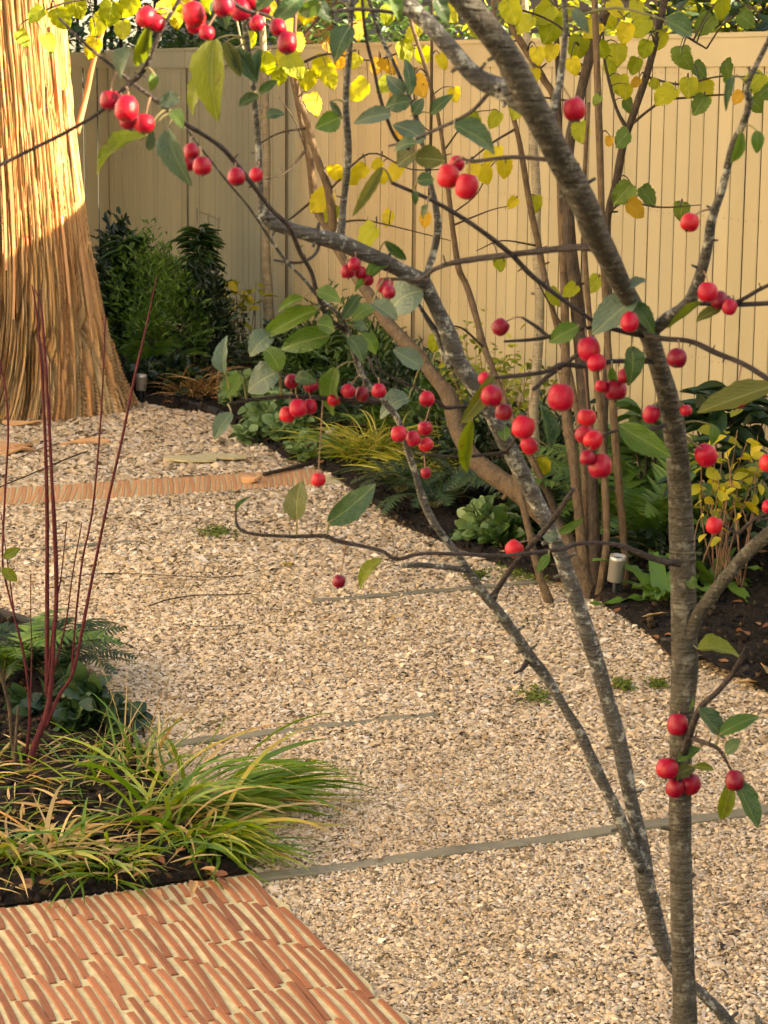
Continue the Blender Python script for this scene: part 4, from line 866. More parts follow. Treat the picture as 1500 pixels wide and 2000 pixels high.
APPLES = [(285,34,38),(305,46,34),(379,29,45),(382,48,38),(404,65,30),(437,12,42),(470,20,40),(490,2,36),(514,18,30),(502,46,30),(543,54,32),(561,84,40),(215,196,42),(247,213,46),(252,236,38),(282,242,40),(374,296,30),(367,320,28),(395,325,38),(462,346,36),(500,342,28),(1122,214,46),(875,345,44),(892,320,32),(912,365,46),(1347,435,38),(679,530,30),(692,517,26),(703,532,24),(718,547,24),(751,559,34),(760,571,26),(977,639,35),(1150,682,46),(1165,709,38),(1230,630,36),(1202,762,45),(1175,755,27),(1220,735,28),(1095,777,52),(947,740,28),(960,774,44),(984,805,35),(1022,835,48),(1034,871,34),(1146,816,38),(1141,848,36),(1158,860,40),(1147,895,32),(1172,911,48),(1272,810,35),(1340,802,24),(1322,700,40),(1382,571,40),(1406,587,35),(1425,600,30),(1437,779,45),(1379,890,44),(1502,905,40),(834,780,32),(779,848,32),(807,857,30),(830,837,30),(832,869,30),(832,924,22),(570,745,30),(607,752,30),(680,764,31),(707,770,28),(740,764,30),(652,782,26),(605,795,30),(582,798,35),(562,810,34),(622,937,30),(662,1136,27),(1004,1072,36),(1395,1027,33),(1502,990,30),(1324,1416,42),(1303,1502,46),(1347,1532,46),(1318,1540,38),(1435,1525,40)]
def apple_mesh(k):
    r = random.Random(k); n, s = 11, 16; V = []; Fc = []
    prof = [(0.0, .80), (.12, .90), (.30, 1.0), (.62, .97), (.88, .62), (.99, .1), (.95, -.38), (.76, -.75), (.48, -.95), (.20, -1.0), (.0, -.93)]
    e = r.uniform(.82, 1.04); lob = r.uniform(.01, .06); ph = r.uniform(0, 6)
    for i, (rr, z) in enumerate(prof):
        for j in range(s):
            a = 2 * math.pi * j / s; q = rr * (1 + lob * math.cos(5 * a + ph) * (abs(z)) + .02 * math.cos(2 * a + ph)); V.append((q * math.cos(a), q * math.sin(a), z * e))
    for i in range(n - 1):
        for j in range(s): Fc.append((i * s + j, (i + 1) * s + j, (i + 1) * s + (j + 1) % s, i * s + (j + 1) % s))
    m = MB(); m.add(V, Fc); me = m.mesh('apple'); me.materials.append(M['apple']); me.shade_smooth(); return me
AM = [apple_mesh(k) for k in range(11)]
cal = MB(); cal.add(*tube([(0, 0, .1, .16), (0, 0, -.03, .2), (0, 0, -.12, .10)], 6, 2, .3, 3)); CALM = cal.mesh('calyx'); CALM.materials.append(M['hazel_dark'])
for i, (x, y, d) in enumerate(APPLES):
    A, dist = crab.near(x, y - d * .9, .6); z = A[3] + random.uniform(-.03, .01); r = d * .5 * z / F_PX; c = P(x, y, z); a = P(A[0], A[1], A[3])
    if dist < d * .4: c = c + (CAMP - c).normalized() * (r + .006)
    axis = ((a - c).normalized() * .8 + Vector((0, 0, .7)) + Vector((random.uniform(-.3, .3), random.uniform(-.6, .2), 0))).normalized()
    o = bpy.data.objects.new('apple', AM[i % 11]); COL.objects.link(o); o.parent = crab.root
    q = axis.to_track_quat('Z', 'Y').to_matrix() @ Matrix.Rotation(random.uniform(0, 6), 3, 'Z')
    o.matrix_basis = Matrix.Translation(c - Vector(crab.root.location)) @ (q * (r * 1.0)).to_4x4()
    inv = (q * r).inverted(); al = inv @ (a - c); top = Vector((0, 0, .86)); mid = top.lerp(al, .5) + Vector((0, 0, .35))
    m = MB(); rs = .0008 / r; m.add(*tube([(*top, rs), (*mid, rs), (*al, rs * 1.4)], 5, 4, .05, i)); st = m.mesh('stalk'); st.materials.append(M['redstem'])
    so = bpy.data.objects.new('stalk', st); COL.objects.link(so); so.parent = o
    co = bpy.data.objects.new('calyx', CALM); COL.objects.link(co); co.parent = o; co.location = (0, 0, -.93)

D_, U_, N_, Y_, O_ = 'lf_dark', 'lf_blue', 'lf_green', 'lf_yg', 'lf_olive'
LEAVES = [(418,80,420,234,66,Y_),(397,148,362,222,36,Y_),(255,95,222,150,40,U_),(290,52,262,150,32,Y_),(350,190,310,206,28,U_),(330,220,364,246,28,N_),(327,256,352,355,52,U_),(285,266,182,334,30,Y_),(297,256,290,306,20,U_),(300,143,297,180,18,N_),(430,-8,442,56,48,D_),(592,-8,528,46,42,D_),(684,52,652,118,52,D_),(625,5,580,36,32,N_),(460,96,502,162,42,D_),(510,98,503,157,20,D_),(507,182,542,157,20,D_),(505,188,466,207,20,D_),(520,227,554,218,16,D_),(440,83,470,152,34,O_),(645,198,670,234,16,U_),(662,230,616,250,38,N_),(745,328,686,424,26,O_),(762,222,693,234,26,U_),(788,182,755,150,32,U_),(800,185,797,108,24,D_),(800,198,750,206,30,D_),(806,222,828,192,26,D_),(828,274,773,238,44,U_),(812,280,765,288,18,D_),(812,298,776,324,42,O_),(812,308,870,314,32,O_),(815,354,848,350,22,D_),(810,373,812,400,14,D_),(835,400,819,422,15,D_),(888,246,977,287,42,D_),(842,222,880,184,26,D_),(752,472,800,514,22,D_),(758,518,692,570,26,N_),(825,568,755,592,64,U_),(620,570,666,582,28,N_),(702,576,672,622,28,D_),(690,624,732,590,36,N_),(728,592,777,626,36,U_),(688,636,723,632,22,D_),(618,606,497,654,36,N_),(592,583,538,598,16,N_),(642,656,543,676,38,N_),(620,634,654,644,26,N_),(532,652,486,694,52,U_),(546,724,514,674,46,N_),(543,728,474,750,52,U_),(438,727,427,657,32,U_),(472,733,444,778,36,N_),(452,808,417,858,38,U_),(657,720,620,818,50,N_),(578,736,618,746,24,D_),(680,658,712,708,40,D_),(705,653,737,692,32,N_),(824,716,763,688,36,U_),(798,778,738,802,42,U_),(962,735,905,832,38,O_),(922,822,899,938,32,Y_),(1072,872,1054,788,38,D_),(1128,638,1070,667,38,N_),(1244,578,1168,658,62,U_),(1235,592,1282,648,38,D_),(1260,548,1210,574,20,U_),(1255,640,1287,662,18,U_),(1233,678,1247,744,46,D_),(1213,833,1314,892,52,N_),(1367,592,1303,642,18,Y_),(1407,604,1358,627,20,O_),(1508,754,1368,817,42,O_),(1448,258,1431,327,24,N_),(1478,256,1480,299,26,N_),(1432,148,1413,203,18,D_),(580,1014,580,936,50,O_),(643,1020,747,948,54,D_),(463,996,479,968,11,D_),(744,1093,688,1147,28,Y_),(1087,1052,1058,1036,26,U_),(1092,1040,1140,1012,18,N_),(1072,1083,1049,1122,22,N_),(1358,1147,1335,1129,26,N_),(1365,1268,1442,1257,20,Y_),(1345,1352,1328,1398,36,N_),(1365,1386,1402,1443,42,D_),(1408,1433,1483,1392,32,N_),(1418,1470,1449,1446,26,D_),(1325,1487,1369,1461,24,N_),(1357,1499,1306,1524,24,O_),(1355,1497,1400,1501,10,Y_),(1436,1522,1468,1614,46,D_),(1428,1528,1407,1614,36,Y_),(1120,18,1150,64,26,U_),(1195,718,1202,752,18,N_),(985,833,987,862,28,N_),(1300,40,1352,70,40,D_),(1390,830,1395,870,24,N_),(600,-10,650,40,36,D_),(540,-15,500,20,34,D_),(760,-10,780,40,30,N_),(850,-5,880,40,34,D_)]
for i, (bx, by, tx, ty, w, mt) in enumerate(LEAVES):
    A, d = crab.near(bx, by)
    put_leaf(crab, crab_leaf_mesh, 'crab', 12, bx, by, tx, ty, w, mt, A[3] - random.uniform(.005, .03), M['stem'])

# ------------------------------------------------------------------ hazel
hz = Tree('hazel_shrub', 'tall multi stemmed hazel with broad yellow autumn leaves against the fence', 'shrub', G(1160, 1165))
HB, HD = M['hazel_bark'], M['hazel_dark']
hz.branch([(1152, 1178, 44, 7.35), (1130, 1110, 40, 7.4), (1100, 1050, 38, 7.5), (1015, 965, 40, 7.6), (930, 900, 37, 7.8), (893, 838, 34, 8.0), (877, 775, 31, 8.1), (847, 735, 28, 8.2), (812, 689, 27, 8.3), (754, 628, 25, 8.5), (724, 580, 23, 8.6), (700, 550, 21, 8.7), (664, 496, 19, 8.8), (640, 445, 18, 8.9), (616, 400, 17, 9), (605, 313, 14, 9), (591, 247, 12, 9), (578, 180, 12, 9), (560, 100, 11, 9), (548, 0, 9, 9), (540, -80, 8, 9)], HB, 'stem', 12, 5, .06, 4)
hz.branch([(652, 470, 18, 8.9), (642, 375, 16, 8.85), (620, 313, 15, 8.85), (594, 220, 12, 8.85), (583, 190, 10, 8.85), (575, 100, 8, 8.8), (580, -20, 7, 8.8)], HB, 'stem', 9, 5, .06)
hz.branch([(1168, 1172, 18, 7.3), (1178, 1110, 15, 7.3), (1185, 1050, 14, 7.35), (1180, 915, 15, 7.4), (1172, 800, 13, 7.45), (1150, 600, 11, 7.5), (1140, 400, 9, 7.5), (1150, 200, 7, 7.5)], HB, 'stem', 9, 5, .05)
hz.branch([(1225, 1170, 15, 7.4), (1218, 1050, 15, 7.4), (1205, 900, 16, 7.4), (1196, 780, 15, 7.4), (1186, 650, 14, 7.4), (1178, 500, 13, 7.4), (1172, 300, 14, 7.4), (1165, 100, 13, 7.4), (1160, -60, 12, 7.4)], HB, 'stem', 9, 5, .05, 3)
hz.branch([(1160, 1172, 28, 7.35), (1160, 1100, 26, 7.4), (1155, 925, 24, 7.5), (1140, 780, 25, 7.6), (1132, 650, 27, 7.7), (1124, 560, 28, 7.7), (1112, 450, 24, 7.7), (1110, 300, 22, 7.7), (1130, 200, 20, 7.7), (1155, 100, 22, 7.7), (1180, 30, 20, 7.7), (1220, -60, 18, 7.7)], HD, 'stem', 12, 5, .06, 4)
hz.branch([(1150, 1172, 24, 7.35), (1140, 1100, 22, 7.4), (1120, 900, 20, 7.5), (1106, 800, 20, 7.6), (1103, 600, 18, 7.7), (1098, 450, 16, 7.8), (1088, 220, 14, 7.8), (1061, 153, 14, 7.8), (1033, 107, 14, 7.8), (1005, 60, 13, 7.8), (975, 0, 11, 7.8), (950, -60, 9, 7.8)], HB, 'stem', 11, 5, .05, 4)
hz.branch([(1098, 460, 12, 7.8), (1094, 300, 11, 7.8), (1090, 150, 10, 7.8), (1085, 0, 9, 7.8)], HD, 'stem', 8, 5, .05)
hz.branch([(1180, 1172, 16, 7.4), (1182, 1000, 14, 7.6), (1180, 850, 13, 7.7), (1185, 700, 13, 7.8), (1190, 560, 13, 7.8), (1187, 430, 14, 7.8), (1205, 350, 15, 7.8), (1218, 280, 16, 7.8), (1240, 215, 15, 7.8), (1265, 140, 14, 7.8), (1285, 60, 14, 7.8), (1300, -10, 13, 7.8), (1310, -70, 12, 7.8)], HD, 'stem', 10, 5, .05, 3)
hz.branch([(1228, 258, 9, 7.8), (1205, 215, 7, 7.8), (1190, 160, 6, 7.8), (1180, 110, 5, 7.8), (1178, 60, 4, 7.8)], HD, 'branch', 7, 5, .06)
hz.branch([(1140, 1165, 18, 7.5), (1085, 1000, 15, 7.7), (1030, 880, 14, 7.9), (985, 780, 13, 8.1), (961, 717, 12, 8.2), (947, 682, 13, 8.3), (931, 623, 13, 8.4), (912, 560, 12, 8.5), (896, 525, 12, 8.5), (886, 460, 11, 8.5), (880, 410, 10, 8.5), (860, 250, 8, 8.5), (830, 130, 8, 8.5), (805, 50, 8, 8.5), (785, -40, 7, 8.5)], HB, 'stem', 10, 5, .06, 4)
hz.branch([(1145, 1168, 16, 7.45), (1140, 900, 13, 7.7), (1110, 720, 12, 7.9), (1089, 642, 12, 8), (1075, 588, 12, 8), (1059, 518, 13, 8.1), (1050, 470, 13, 8.1), (1035, 400, 12, 8.1), (1015, 280, 11, 8.1), (995, 200, 10, 8.1), (975, 100, 8, 8.1), (960, -20, 7, 8.1)], HB, 'stem', 10, 5, .05, 3)
hz.branch([(1074, 1180, 20, 7.28), (1050, 1110, 16, 7.3), (1030, 1025, 14, 7.35), (1010, 940, 12, 7.4), (985, 860, 9, 7.5)], HB, 'stem', 9, 5, .05, 1)
hz.branch([(838, 380, 5, 8.5), (842, 233, 6, 8.4), (843, 87, 6, 8.4), (845, -30, 5, 8.4)], HD, 'branch', 7, 4, .05)
for pts in ([(556, 60, 8), (400, 10, 7), (260, -8, 6), (130, 5, 5), (50, 40, 3)], [(575, 130, 6), (640, 105, 5), (730, 118, 4), (800, 95, 3), (835, 100, 2)], [(600, 290, 6), (560, 335, 4), (520, 350, 2)], [(612, 390, 6), (570, 425, 5), (545, 438, 3)], [(600, 250, 5), (545, 260, 4), (500, 285, 3)], [(640, 375, 5), (720, 300, 4), (800, 330, 3), (880, 330, 3)], [(1225, 250, 7), (1290, 200, 6), (1350, 190, 5), (1430, 185, 4), (1500, 195, 3)], [(1262, 150, 6), (1330, 165, 5), (1400, 150, 4), (1460, 150, 3)], [(1290, 30, 6), (1340, 70, 5), (1380, 95, 3)], [(1185, 420, 6), (1220, 395, 5), (1290, 405, 4), (1370, 400, 2)], [(1150, 110, 7), (1090, 50, 5), (1020, 20, 4), (960, 15, 3)], [(640, 440, 6), (700, 430, 4), (760, 440, 3), (880, 470, 2)], [(1010, 250, 5), (960, 280, 4), (910, 320, 3)], [(885, 440, 5), (960, 410, 3), (1010, 400, 2)], [(1048, 480, 5), (980, 470, 3), (930, 490, 2)], [(1125, 560, 6), (1170, 540, 4), (1200, 530, 2)], [(946, 680, 5), (900, 640, 4), (860, 640, 2)], [(560, 100, 6), (620, 40, 5), (660, 0, 4), (700, -40, 3)], [(870, 290, 4), (920, 225, 3), (960, 215, 2)], [(1135, 200, 5), (1050, 190, 4), (1000, 200, 2)], [(600, 300, 4), (575, 235, 3), (545, 190, 2)], [(880, 420, 4), (930, 380, 3), (955, 330, 2)], [(1100, 640, 4), (1060, 570, 3), (1045, 540, 2)]):
    A, d = hz.near(pts[0][0], pts[0][1]); hz.branch([(x, y, w, A[3] - .04 * i) for i, (x, y, w) in enumerate(pts)], HD, 'twig', 6, 5, .08, 1)
y_, g_, k_, o_ = 'hz_y', 'hz_yg', 'hz_g', 'hz_o'
HL = [(45,75,32,g_),(95,85,34,g_),(120,40,48,g_),(150,15,50,g_),(190,50,46,g_),(215,30,50,g_),(250,15,46,g_),(180,95,42,y_),(70,30,36,g_),(240,60,36,g_),(330,18,44,y_),(352,8,40,y_),(412,8,40,g_),(345,40,34,y_),(520,125,46,g_),(553,112,42,g_),(575,132,52,g_),(625,132,46,g_),(642,150,42,g_),(600,158,42,g_),(650,92,34,o_),(666,120,32,o_),(615,202,40,y_),(598,28,42,y_),(562,58,40,g_),(528,20,42,y_),(700,178,46,g_),(690,122,32,g_),(750,168,38,g_),(735,130,32,o_),(762,130,36,o_),(820,170,44,o_),(775,188,32,o_),(782,262,30,o_),(790,102,42,g_),(826,110,36,g_),(655,340,34,y_),(700,335,36,y_),(688,352,30,y_),(735,322,24,y_),(770,336,38,y_),(746,346,30,y_),(625,395,52,y_),(647,418,36,g_),(715,462,50,g_),(755,427,32,y_),(830,430,30,o_),(955,308,30,y_),(985,330,38,y_),(948,342,40,y_),(925,335,30,y_),(972,300,26,y_),(1010,217,38,g_),(920,235,32,g_),(965,235,34,g_),(1000,397,26,y_),(1045,398,30,g_),(890,186,28,y_),(1000,25,50,g_),(1025,50,42,g_),(1075,60,56,g_),(1060,30,50,g_),(1130,95,46,g_),(1040,152,34,y_),(1076,105,36,y_),(1100,30,40,g_),(1050,110,34,y_),(1190,40,38,g_),(1205,18,40,y_),(1240,20,34,g_),(1250,52,46,g_),(1222,66,40,y_),(1175,95,38,g_),(1205,108,42,g_),(1190,132,36,g_),(1210,167,38,g_),(1222,180,30,g_),(1240,162,22,o_),(1135,260,40,g_),(1165,195,22,k_),(1190,277,20,o_),(1214,272,38,k_),(1230,206,32,k_),(1260,97,36,g_),(1375,50,48,k_),(1330,112,40,k_),(1342,122,36,k_),(1300,190,48,g_),(1345,172,38,g_),(1372,182,46,g_),(1365,207,42,k_),(1280,166,24,g_),(1370,138,36,k_),(1425,142,44,k_),(1470,160,46,g_),(1490,182,42,k_),(1480,207,34,k_),(1442,192,28,o_),(1215,380,50,k_),(1265,386,44,k_),(1240,410,40,o_),(1330,415,38,k_),(975,515,32,g_),(1085,580,36,g_),(1112,568,32,g_),(1160,556,36,g_),(850,672,36,g_),(1060,912,36,g_),(705,20,40,g_),(760,30,38,g_),(1155,60,40,y_),(1120,130,34,y_),(1410,20,40,g_),(1460,40,40,k_),(880,30,36,g_),(930,60,34,g_),(580,85,36,y_),(545,150,36,g_),(490,80,34,g_),(805,65,34,g_),(865,120,30,y_),(1290,80,36,g_),(1240,130,34,g_),(700,60,36,o_)]
for i, (x, y, s, mt) in enumerate(HL):
    a = random.uniform(-.95, .95); dx, dy = math.sin(a) * s * .55, math.cos(a) * s * .55; A, d = hz.near(x - dx, y - dy)
    put_leaf(hz, hazel_leaf_mesh, 'hz', 10, x - dx, y - dy, x + dx, y + dy, s * .92, mt, A[3] - random.uniform(-.15, .25), HD, .75, stem_r=.0012)

# ------------------------------------------------------------------ slender pale trees
t2 = Tree('young_tree', 'slender young tree with pale buff bark close to the shaded fence', 'tree', G(527, 727))
t2.branch([(527, 727, 22, 13.0), (526, 640, 20, 13.0), (522, 560, 20, 13.0), (518, 450, 18, 13.0), (520, 300, 16, 13.0), (517, 160, 14, 13.0), (512, 40, 12, 13.0), (508, -120, 8, 13.0)], M['pale_bark'], 'trunk', 12, 5, .04, 3)
t2.branch([(518, 250, 6, 13.0), (480, 120, 5, 13.0), (450, -20, 4, 13.0)], M['pale_bark'], 'branch', 7, 4, .04)
t3 = Tree('young_tree', 'straight young tree with smooth greenish grey trunk among the hazel stems', 'tree', G(1048, 1010))
t3.branch([(1049, 1012, 24, 8.75), (1048, 930, 21, 8.75), (1042, 800, 20, 8.75), (1050, 693, 20, 8.75), (1054, 600, 20, 8.75), (1052, 530, 21, 8.75), (1046, 450, 20, 8.75), (1048, 380, 19, 8.75), (1040, 250, 17, 8.75), (1030, 120, 15, 8.75), (1025, 0, 13, 8.75), (1020, -100, 10, 8.75)], M['pale_bark'], 'trunk', 12, 5, .04, 3)
#@@PLANTS
# ================================================================== PLANTS
def gnd(px, py, h=.03): p = G(px, py); return Vector((p.x, p.y, h))
def ground_at_z(px, Y, h=.03):
    d = ray(px, 1000); return Vector((d.x / d.y * Y, Y, h))
def stems_mesh(root, segs, mat, name='stem'):
    for i, s in enumerate(segs):
        m = MB(); m.add(*tube(s, 6, 4, .06, i)); finish(name, m.mesh(name), mat, root, True)
def mound(name, label, loc, r, h, n, size, asp, mat, cat='plant', tmpl=LEAF_M, group=None, clump=12, droop=.15, cs=.38, ns=6):
    loc = Vector(loc); root = thing(name, label, cat, loc, group)
    pts = blob_pts(n, (loc.x, loc.y, h * .42), (r, r, h * .62), clump, cs); pts[:, 2] = np.maximum(pts[:, 2], .035)
    out = pts - np.array([loc.x, loc.y, h * .2]); out /= np.linalg.norm(out, axis=1)[:, None] + 1e-6
    leaf_cloud('foliage', pts, size, asp, mat, root, tmpl, droop, out * .7)
    segs = []
    for i in range(ns):
        e = pts[rng.integers(0, n)]; segs.append([(loc.x + rng.normal(0, .01), loc.y + rng.normal(0, .01), -.01, .004), (*(np.array(loc) * .5 + e * .5), .003), (*e, .0015)])
    stems_mesh(root, segs, M['stem']); return root
def grass(name, label, loc, n, L, w, mat, az0=None, spread=2 * math.pi, rise=(.5, 1.3), r=.05, cat='grass', droop=1.0, group=None, extra=None, mat2=None):
    loc = Vector(loc); root = thing(name, label, cat, loc, group)
    def one(nm, n, L, w, mt, rise, droop):
        a = rng.uniform(0, 2 * np.pi, n) if az0 is None else az0 + rng.normal(0, spread * .25, n)
        b = np.array(loc)[None] + np.column_stack([rng.normal(0, r, n), rng.normal(0, r, n), np.zeros(n) - .02])
        blades(nm, b, a, L * rng.uniform(.5, 1.15, n), w * rng.uniform(.55, 1.3, n), rng.uniform(rise[0], rise[1], n), mt, root, 8, droop)
    one('blades', n, L, w, mat, rise, droop)
    if mat2: one('dry_blades', n // 3, L * .85, w * .8, M[mat2], rise, droop * 1.1)
    return root

# ---------------- left bed: red dogwood
dg = Tree('dogwood_shrub', 'red stemmed dogwood with bare upright shoots in the left bed', 'shrub', G(55, 1530))
Z0 = 5.35
def dwz(y): return Z0
DW = [[(45, 1530, 22), (70, 1450, 20), (92, 1390, 18), (100, 1330, 14), (105, 1250, 12), (110, 1150, 11), (104, 1000, 10), (97, 850, 9), (88, 700, 8), (80, 600, 6), (66, 560, 3)],
      [(92, 1360, 14), (92, 1280, 13), (92, 1150, 12), (92, 1000, 11), (88, 850, 9), (80, 700, 7), (70, 600, 5), (62, 555, 3)],
      [(88, 1420, 14), (115, 1360, 11), (140, 1320, 10), (155, 1260, 9), (170, 1180, 9), (190, 1080, 8), (215, 960, 8), (240, 850, 7), (262, 740, 7), (285, 640, 5), (306, 540, 3)],
      [(140, 1320, 7), (146, 1230, 6), (160, 1100, 6), (175, 1030, 6), (185, 960, 6), (198, 800, 5), (205, 640, 4), (206, 615, 3)],
      [(92, 1340, 6), (105, 1210, 5), (120, 1120, 4), (130, 1020, 3)],
      [(52, 1470, 10), (58, 1400, 8), (50, 1300, 7), (30, 1210, 6), (10, 1130, 6), (5, 1080, 6), (10, 960, 6), (16, 850, 6), (12, 770, 6), (0, 710, 5), (-15, 640, 4)],
      [(58, 1400, 5), (62, 1280, 4), (60, 1200, 3), (60, 1120, 3)],
      [(40, 1530, 16), (25, 1450, 13), (18, 1380, 11), (0, 1310, 10), (-20, 1230, 8)],
      [(45, 1610, 14), (40, 1550, 12), (30, 1480, 10), (36, 1380, 7)],
      [(100, 1330, 7), (128, 1220, 5), (142, 1120, 4), (160, 1020, 3)], [(30, 1215, 5), (20, 1140, 4), (8, 1050, 3), (2, 1000, 2)], [(96, 1340, 6), (112, 1180, 6), (108, 1020, 6), (100, 900, 4), (96, 700, 3)]]
for i, s in enumerate(DW): dg.branch([(x, y, w * .72, Z0 + (.02 if i % 2 else 0)) for x, y, w in s], M['dogwood'] if i < 7 or i > 8 else M['hazel_dark'], 'stem', 8, 6, .05, 2)
for (bx, by, tx, ty, w, mt) in ((8, 1090, 40, 1070, 22, 'lf_yg'), (4, 1112, 34, 1136, 24, 'lf_yg'), (0, 1110, -25, 1130, 22, 'lf_yg')):
    put_leaf(dg, crab_leaf_mesh, 'crab', 12, bx, by, tx, ty, w, mt, Z0 - .02, M['stem'])

# ---------------- left bed: ferns, glossy mound, grasses
fern('fern', 'green fern at the foot of the red dogwood stems', gnd(95, 1345), 22, .32, M['fernd'], M['stem'], rise=1.0)
fern('fern', 'bright fern at the rim of the left bed beside the dogwood', gnd(5, 1360), 10, .36, M['fernm'], M['stem'], rise=1.1)
mound('bugle_mound', 'low mound of dark glossy round leaves by the upright edging', gnd(185, 1440), .10, .13, 190, .055, .85, M['fol_gloss'], 'plant', clump=14)
mound('bugle_mound', 'dark glossy leaves under the dogwood fern', gnd(110, 1410), .09, .11, 120, .05, .85, M['fol_gloss'], 'plant')
grass('arching_grass', 'large arching clump of green grass spilling onto gravel and tile patio', gnd(330, 1625), 85, .38, .013, M['grass'], rise=(.35, 1.25), r=.05, mat2='straw', az0=-.35, spread=4.6)
grass('arching_grass', 'fan of long grass blades sweeping out over the gravel beside the dogwood bed', gnd(400, 1590), 85, .37, .014, M['grass'], az0=.05, spread=1.5, rise=(.15, .8), r=.03)
grass('arching_grass', 'drooping grass tuft at the corner of the tile patio', gnd(410, 1665), 110, .28, .011, M['grass'], az0=-1.0, spread=1.8, rise=(.2, .9), r=.035)
grass('arching_grass', 'withered straw coloured grass tuft near the edge of the tile patio', gnd(110, 1690), 42, .24, .011, M['straw'], rise=(.4, 1.2), r=.03, mat2='grass')
grass('arching_grass', 'broad bladed green and straw grass flopping over the patio edge', gnd(10, 1690), 48, .30, .013, M['grass'], az0=-1.0, spread=4, rise=(.2, .9), r=.05, mat2='straw')
grass('arching_grass', 'thin tangled grass around the base of the dogwood', gnd(160, 1530), 50, .26, .007, M['grass'], rise=(.1, .9), r=.08, mat2='straw')
grass('grass_wisp', 'few pale wispy flower stalks standing above the arching grass', gnd(290, 1500), 16, .36, .0035, M['straw'], rise=(1.0, 1.45), r=.06, droop=.45)

def litter(name, poly, n, L, w, mat, lift=.03):
    p = np.array(poly); lo, hi = p.min(0), p.max(0); q = rng.uniform(lo, hi, (n * 4, 2)); q = q[inpoly(q, poly)][:n]; n = len(q)
    return blades(name, np.column_stack([q, np.full(n, lift) + rng.uniform(0, .015, n)]), rng.uniform(0, 6.28, n), L * rng.uniform(.4, 1.2, n), w * rng.uniform(.6, 1.4, n), rng.uniform(-.05, .45, n), mat, None, 5, .8)
lb = [tuple(G(*q)[:2]) for q in ((-60, 1480), (240, 1480), (400, 1610), (470, 1705), (0, 1768), (-80, 1775))]
litter('dry_grass_litter', lb, 170, .13, .0055, M['straw'])
litter('grass_litter', lb, 120, .14, .006, M['grass'])
grass('arching_grass', 'green blades leaning over the patio edge beside the withered tuft', gnd(215, 1715), 48, .24, .010, M['grass'], az0=-1.4, spread=3.5, rise=(.3, 1.0), r=.05, mat2='straw')
grass('arching_grass', 'upright tuft of sparse green and orange blades behind the arching clump', gnd(290, 1520), 40, .24, .009, M['grass'], rise=(.7, 1.35), r=.07, droop=.7, mat2='straw')
# ---------------- back left group beside the trunk
def P0(px, Y): return ground_at_z(px, Y)
mound('fine_shrub', 'dense dark fine leaved bush between the big trunk and the fence', P0(320, 12.6), .30, .78, 3600, .045, .26, M['fol_sh'], 'shrub', LEAF_S, clump=26, cs=.3, ns=12)
mound('fine_shrub', 'darker low bush tucked behind the big trunk', P0(235, 12.9), .24, .85, 1600, .06, .4, M['fol_dark'], 'shrub', LEAF_S, clump=16)
mound('fine_shrub', 'dark leafy bush below the yellow leaved stems at the fence', P0(410, 12.7), .20, .62, 1400, .05, .32, M['fol_dark'], 'shrub', LEAF_S, clump=18)
mound('low_plant', 'dark ground cover along the black edging beside the trunk', P0(330, 12.1), .25, .22, 700, .05, .5, M['fol_dark'], 'plant')
fern('fern', 'fern with mid green fronds in the bush beside the trunk', P0(300, 12.3), 10, .55, M['fernm'], M['stem'], rise=1.2)
def lily(label, px, Y, tops):
    root = thing('lily_plant', label, 'plant', P0(px, Y))
    b = P0(px, Y); pts, outs = [], []
    for (tx, ty) in tops:
        t = P(tx, ty, Y); stems_mesh(root, [[(b.x, b.y, -.01, .006), (*(b.lerp(t, .5) + Vector((.02, 0, 0))), .005), (*t, .003)]], M['stem'])
        for k in range(64):
            f = rng.uniform(.55, 1.02); c = b.lerp(t, f); a = rng.uniform(0, 6.28); pts.append(c); outs.append((math.cos(a), math.sin(a), .35 if f > .9 else .05))
    n = len(pts); Y_ = np.array(outs) + rng.normal(0, .12, (n, 3)); s = rng.uniform(.09, .15, n)
    V, Fq = inst_np(*LEAF_L, frames(Y_, np.tile([0, -.2, 1.], (n, 1)), s * .22, s), np.array(pts)); finish('foliage', mesh_np('foliage', V, Fq), M['fol_mid'], root, False, 'stuff')
lily('tall lily with whorled leaves beside the trunk edge', 248, 12.8, [(245, 465), (262, 480)])
lily('tall lily with whorled leaves and canes against the shaded fence', 390, 13.0, [(388, 450), (400, 462), (376, 470)])
cn = Tree('bamboo_canes', 'thin straw coloured canes tied behind the lily', 'canes', P0(392, 13.2))
for (a, b) in (((380, 720), (385, 405)), ((405, 720), (407, 415)), ((412, 720), (428, 425))):
    cn.branch([(a[0], a[1], 4, 13.2), ((a[0] + b[0]) / 2, (a[1] + b[1]) / 2, 4, 13.2), (b[0], b[1], 3.5, 13.2)], M['pale_bark'], 'cane', 6, 3, .02)
cn.branch([(384, 412, 2.5, 13.18), (407, 420, 2.5, 13.18), (429, 430, 2.5, 13.18)], M['pale_bark'], 'cross_cane', 5, 3, .02)
def stemmy(name, label, px, Y, tops, nl, size, mat, asp=.62, cat='shrub', stem=None, spread=12):
    b = P0(px, Y); root = thing(name, label, cat, b); pts = []
    for i, (tx, ty) in enumerate(tops):
        t = P(tx, ty, Y + rng.uniform(-.15, .15)); q = b + Vector((rng.normal(0, .05), rng.normal(0, .04), 0)); q.z = -.01
        mid = q.lerp(t, .5) + Vector((rng.normal(0, .02), 0, .02)); stems_mesh(root, [[(*q, .0035), (*mid, .003), (*t, .0015)]], stem or M['redstem'])
        for k in range(nl):
            f = rng.uniform(.62, 1.03); c = mid.lerp(t, (f - .5) * 2) if f > .5 else mid; pts.append(c + Vector(rng.normal(0, spread * Y / F_PX, 3)))
    leaf_cloud('foliage', np.array([tuple(p) for p in pts]), size, asp, mat, root, LEAF_M, .2); return root
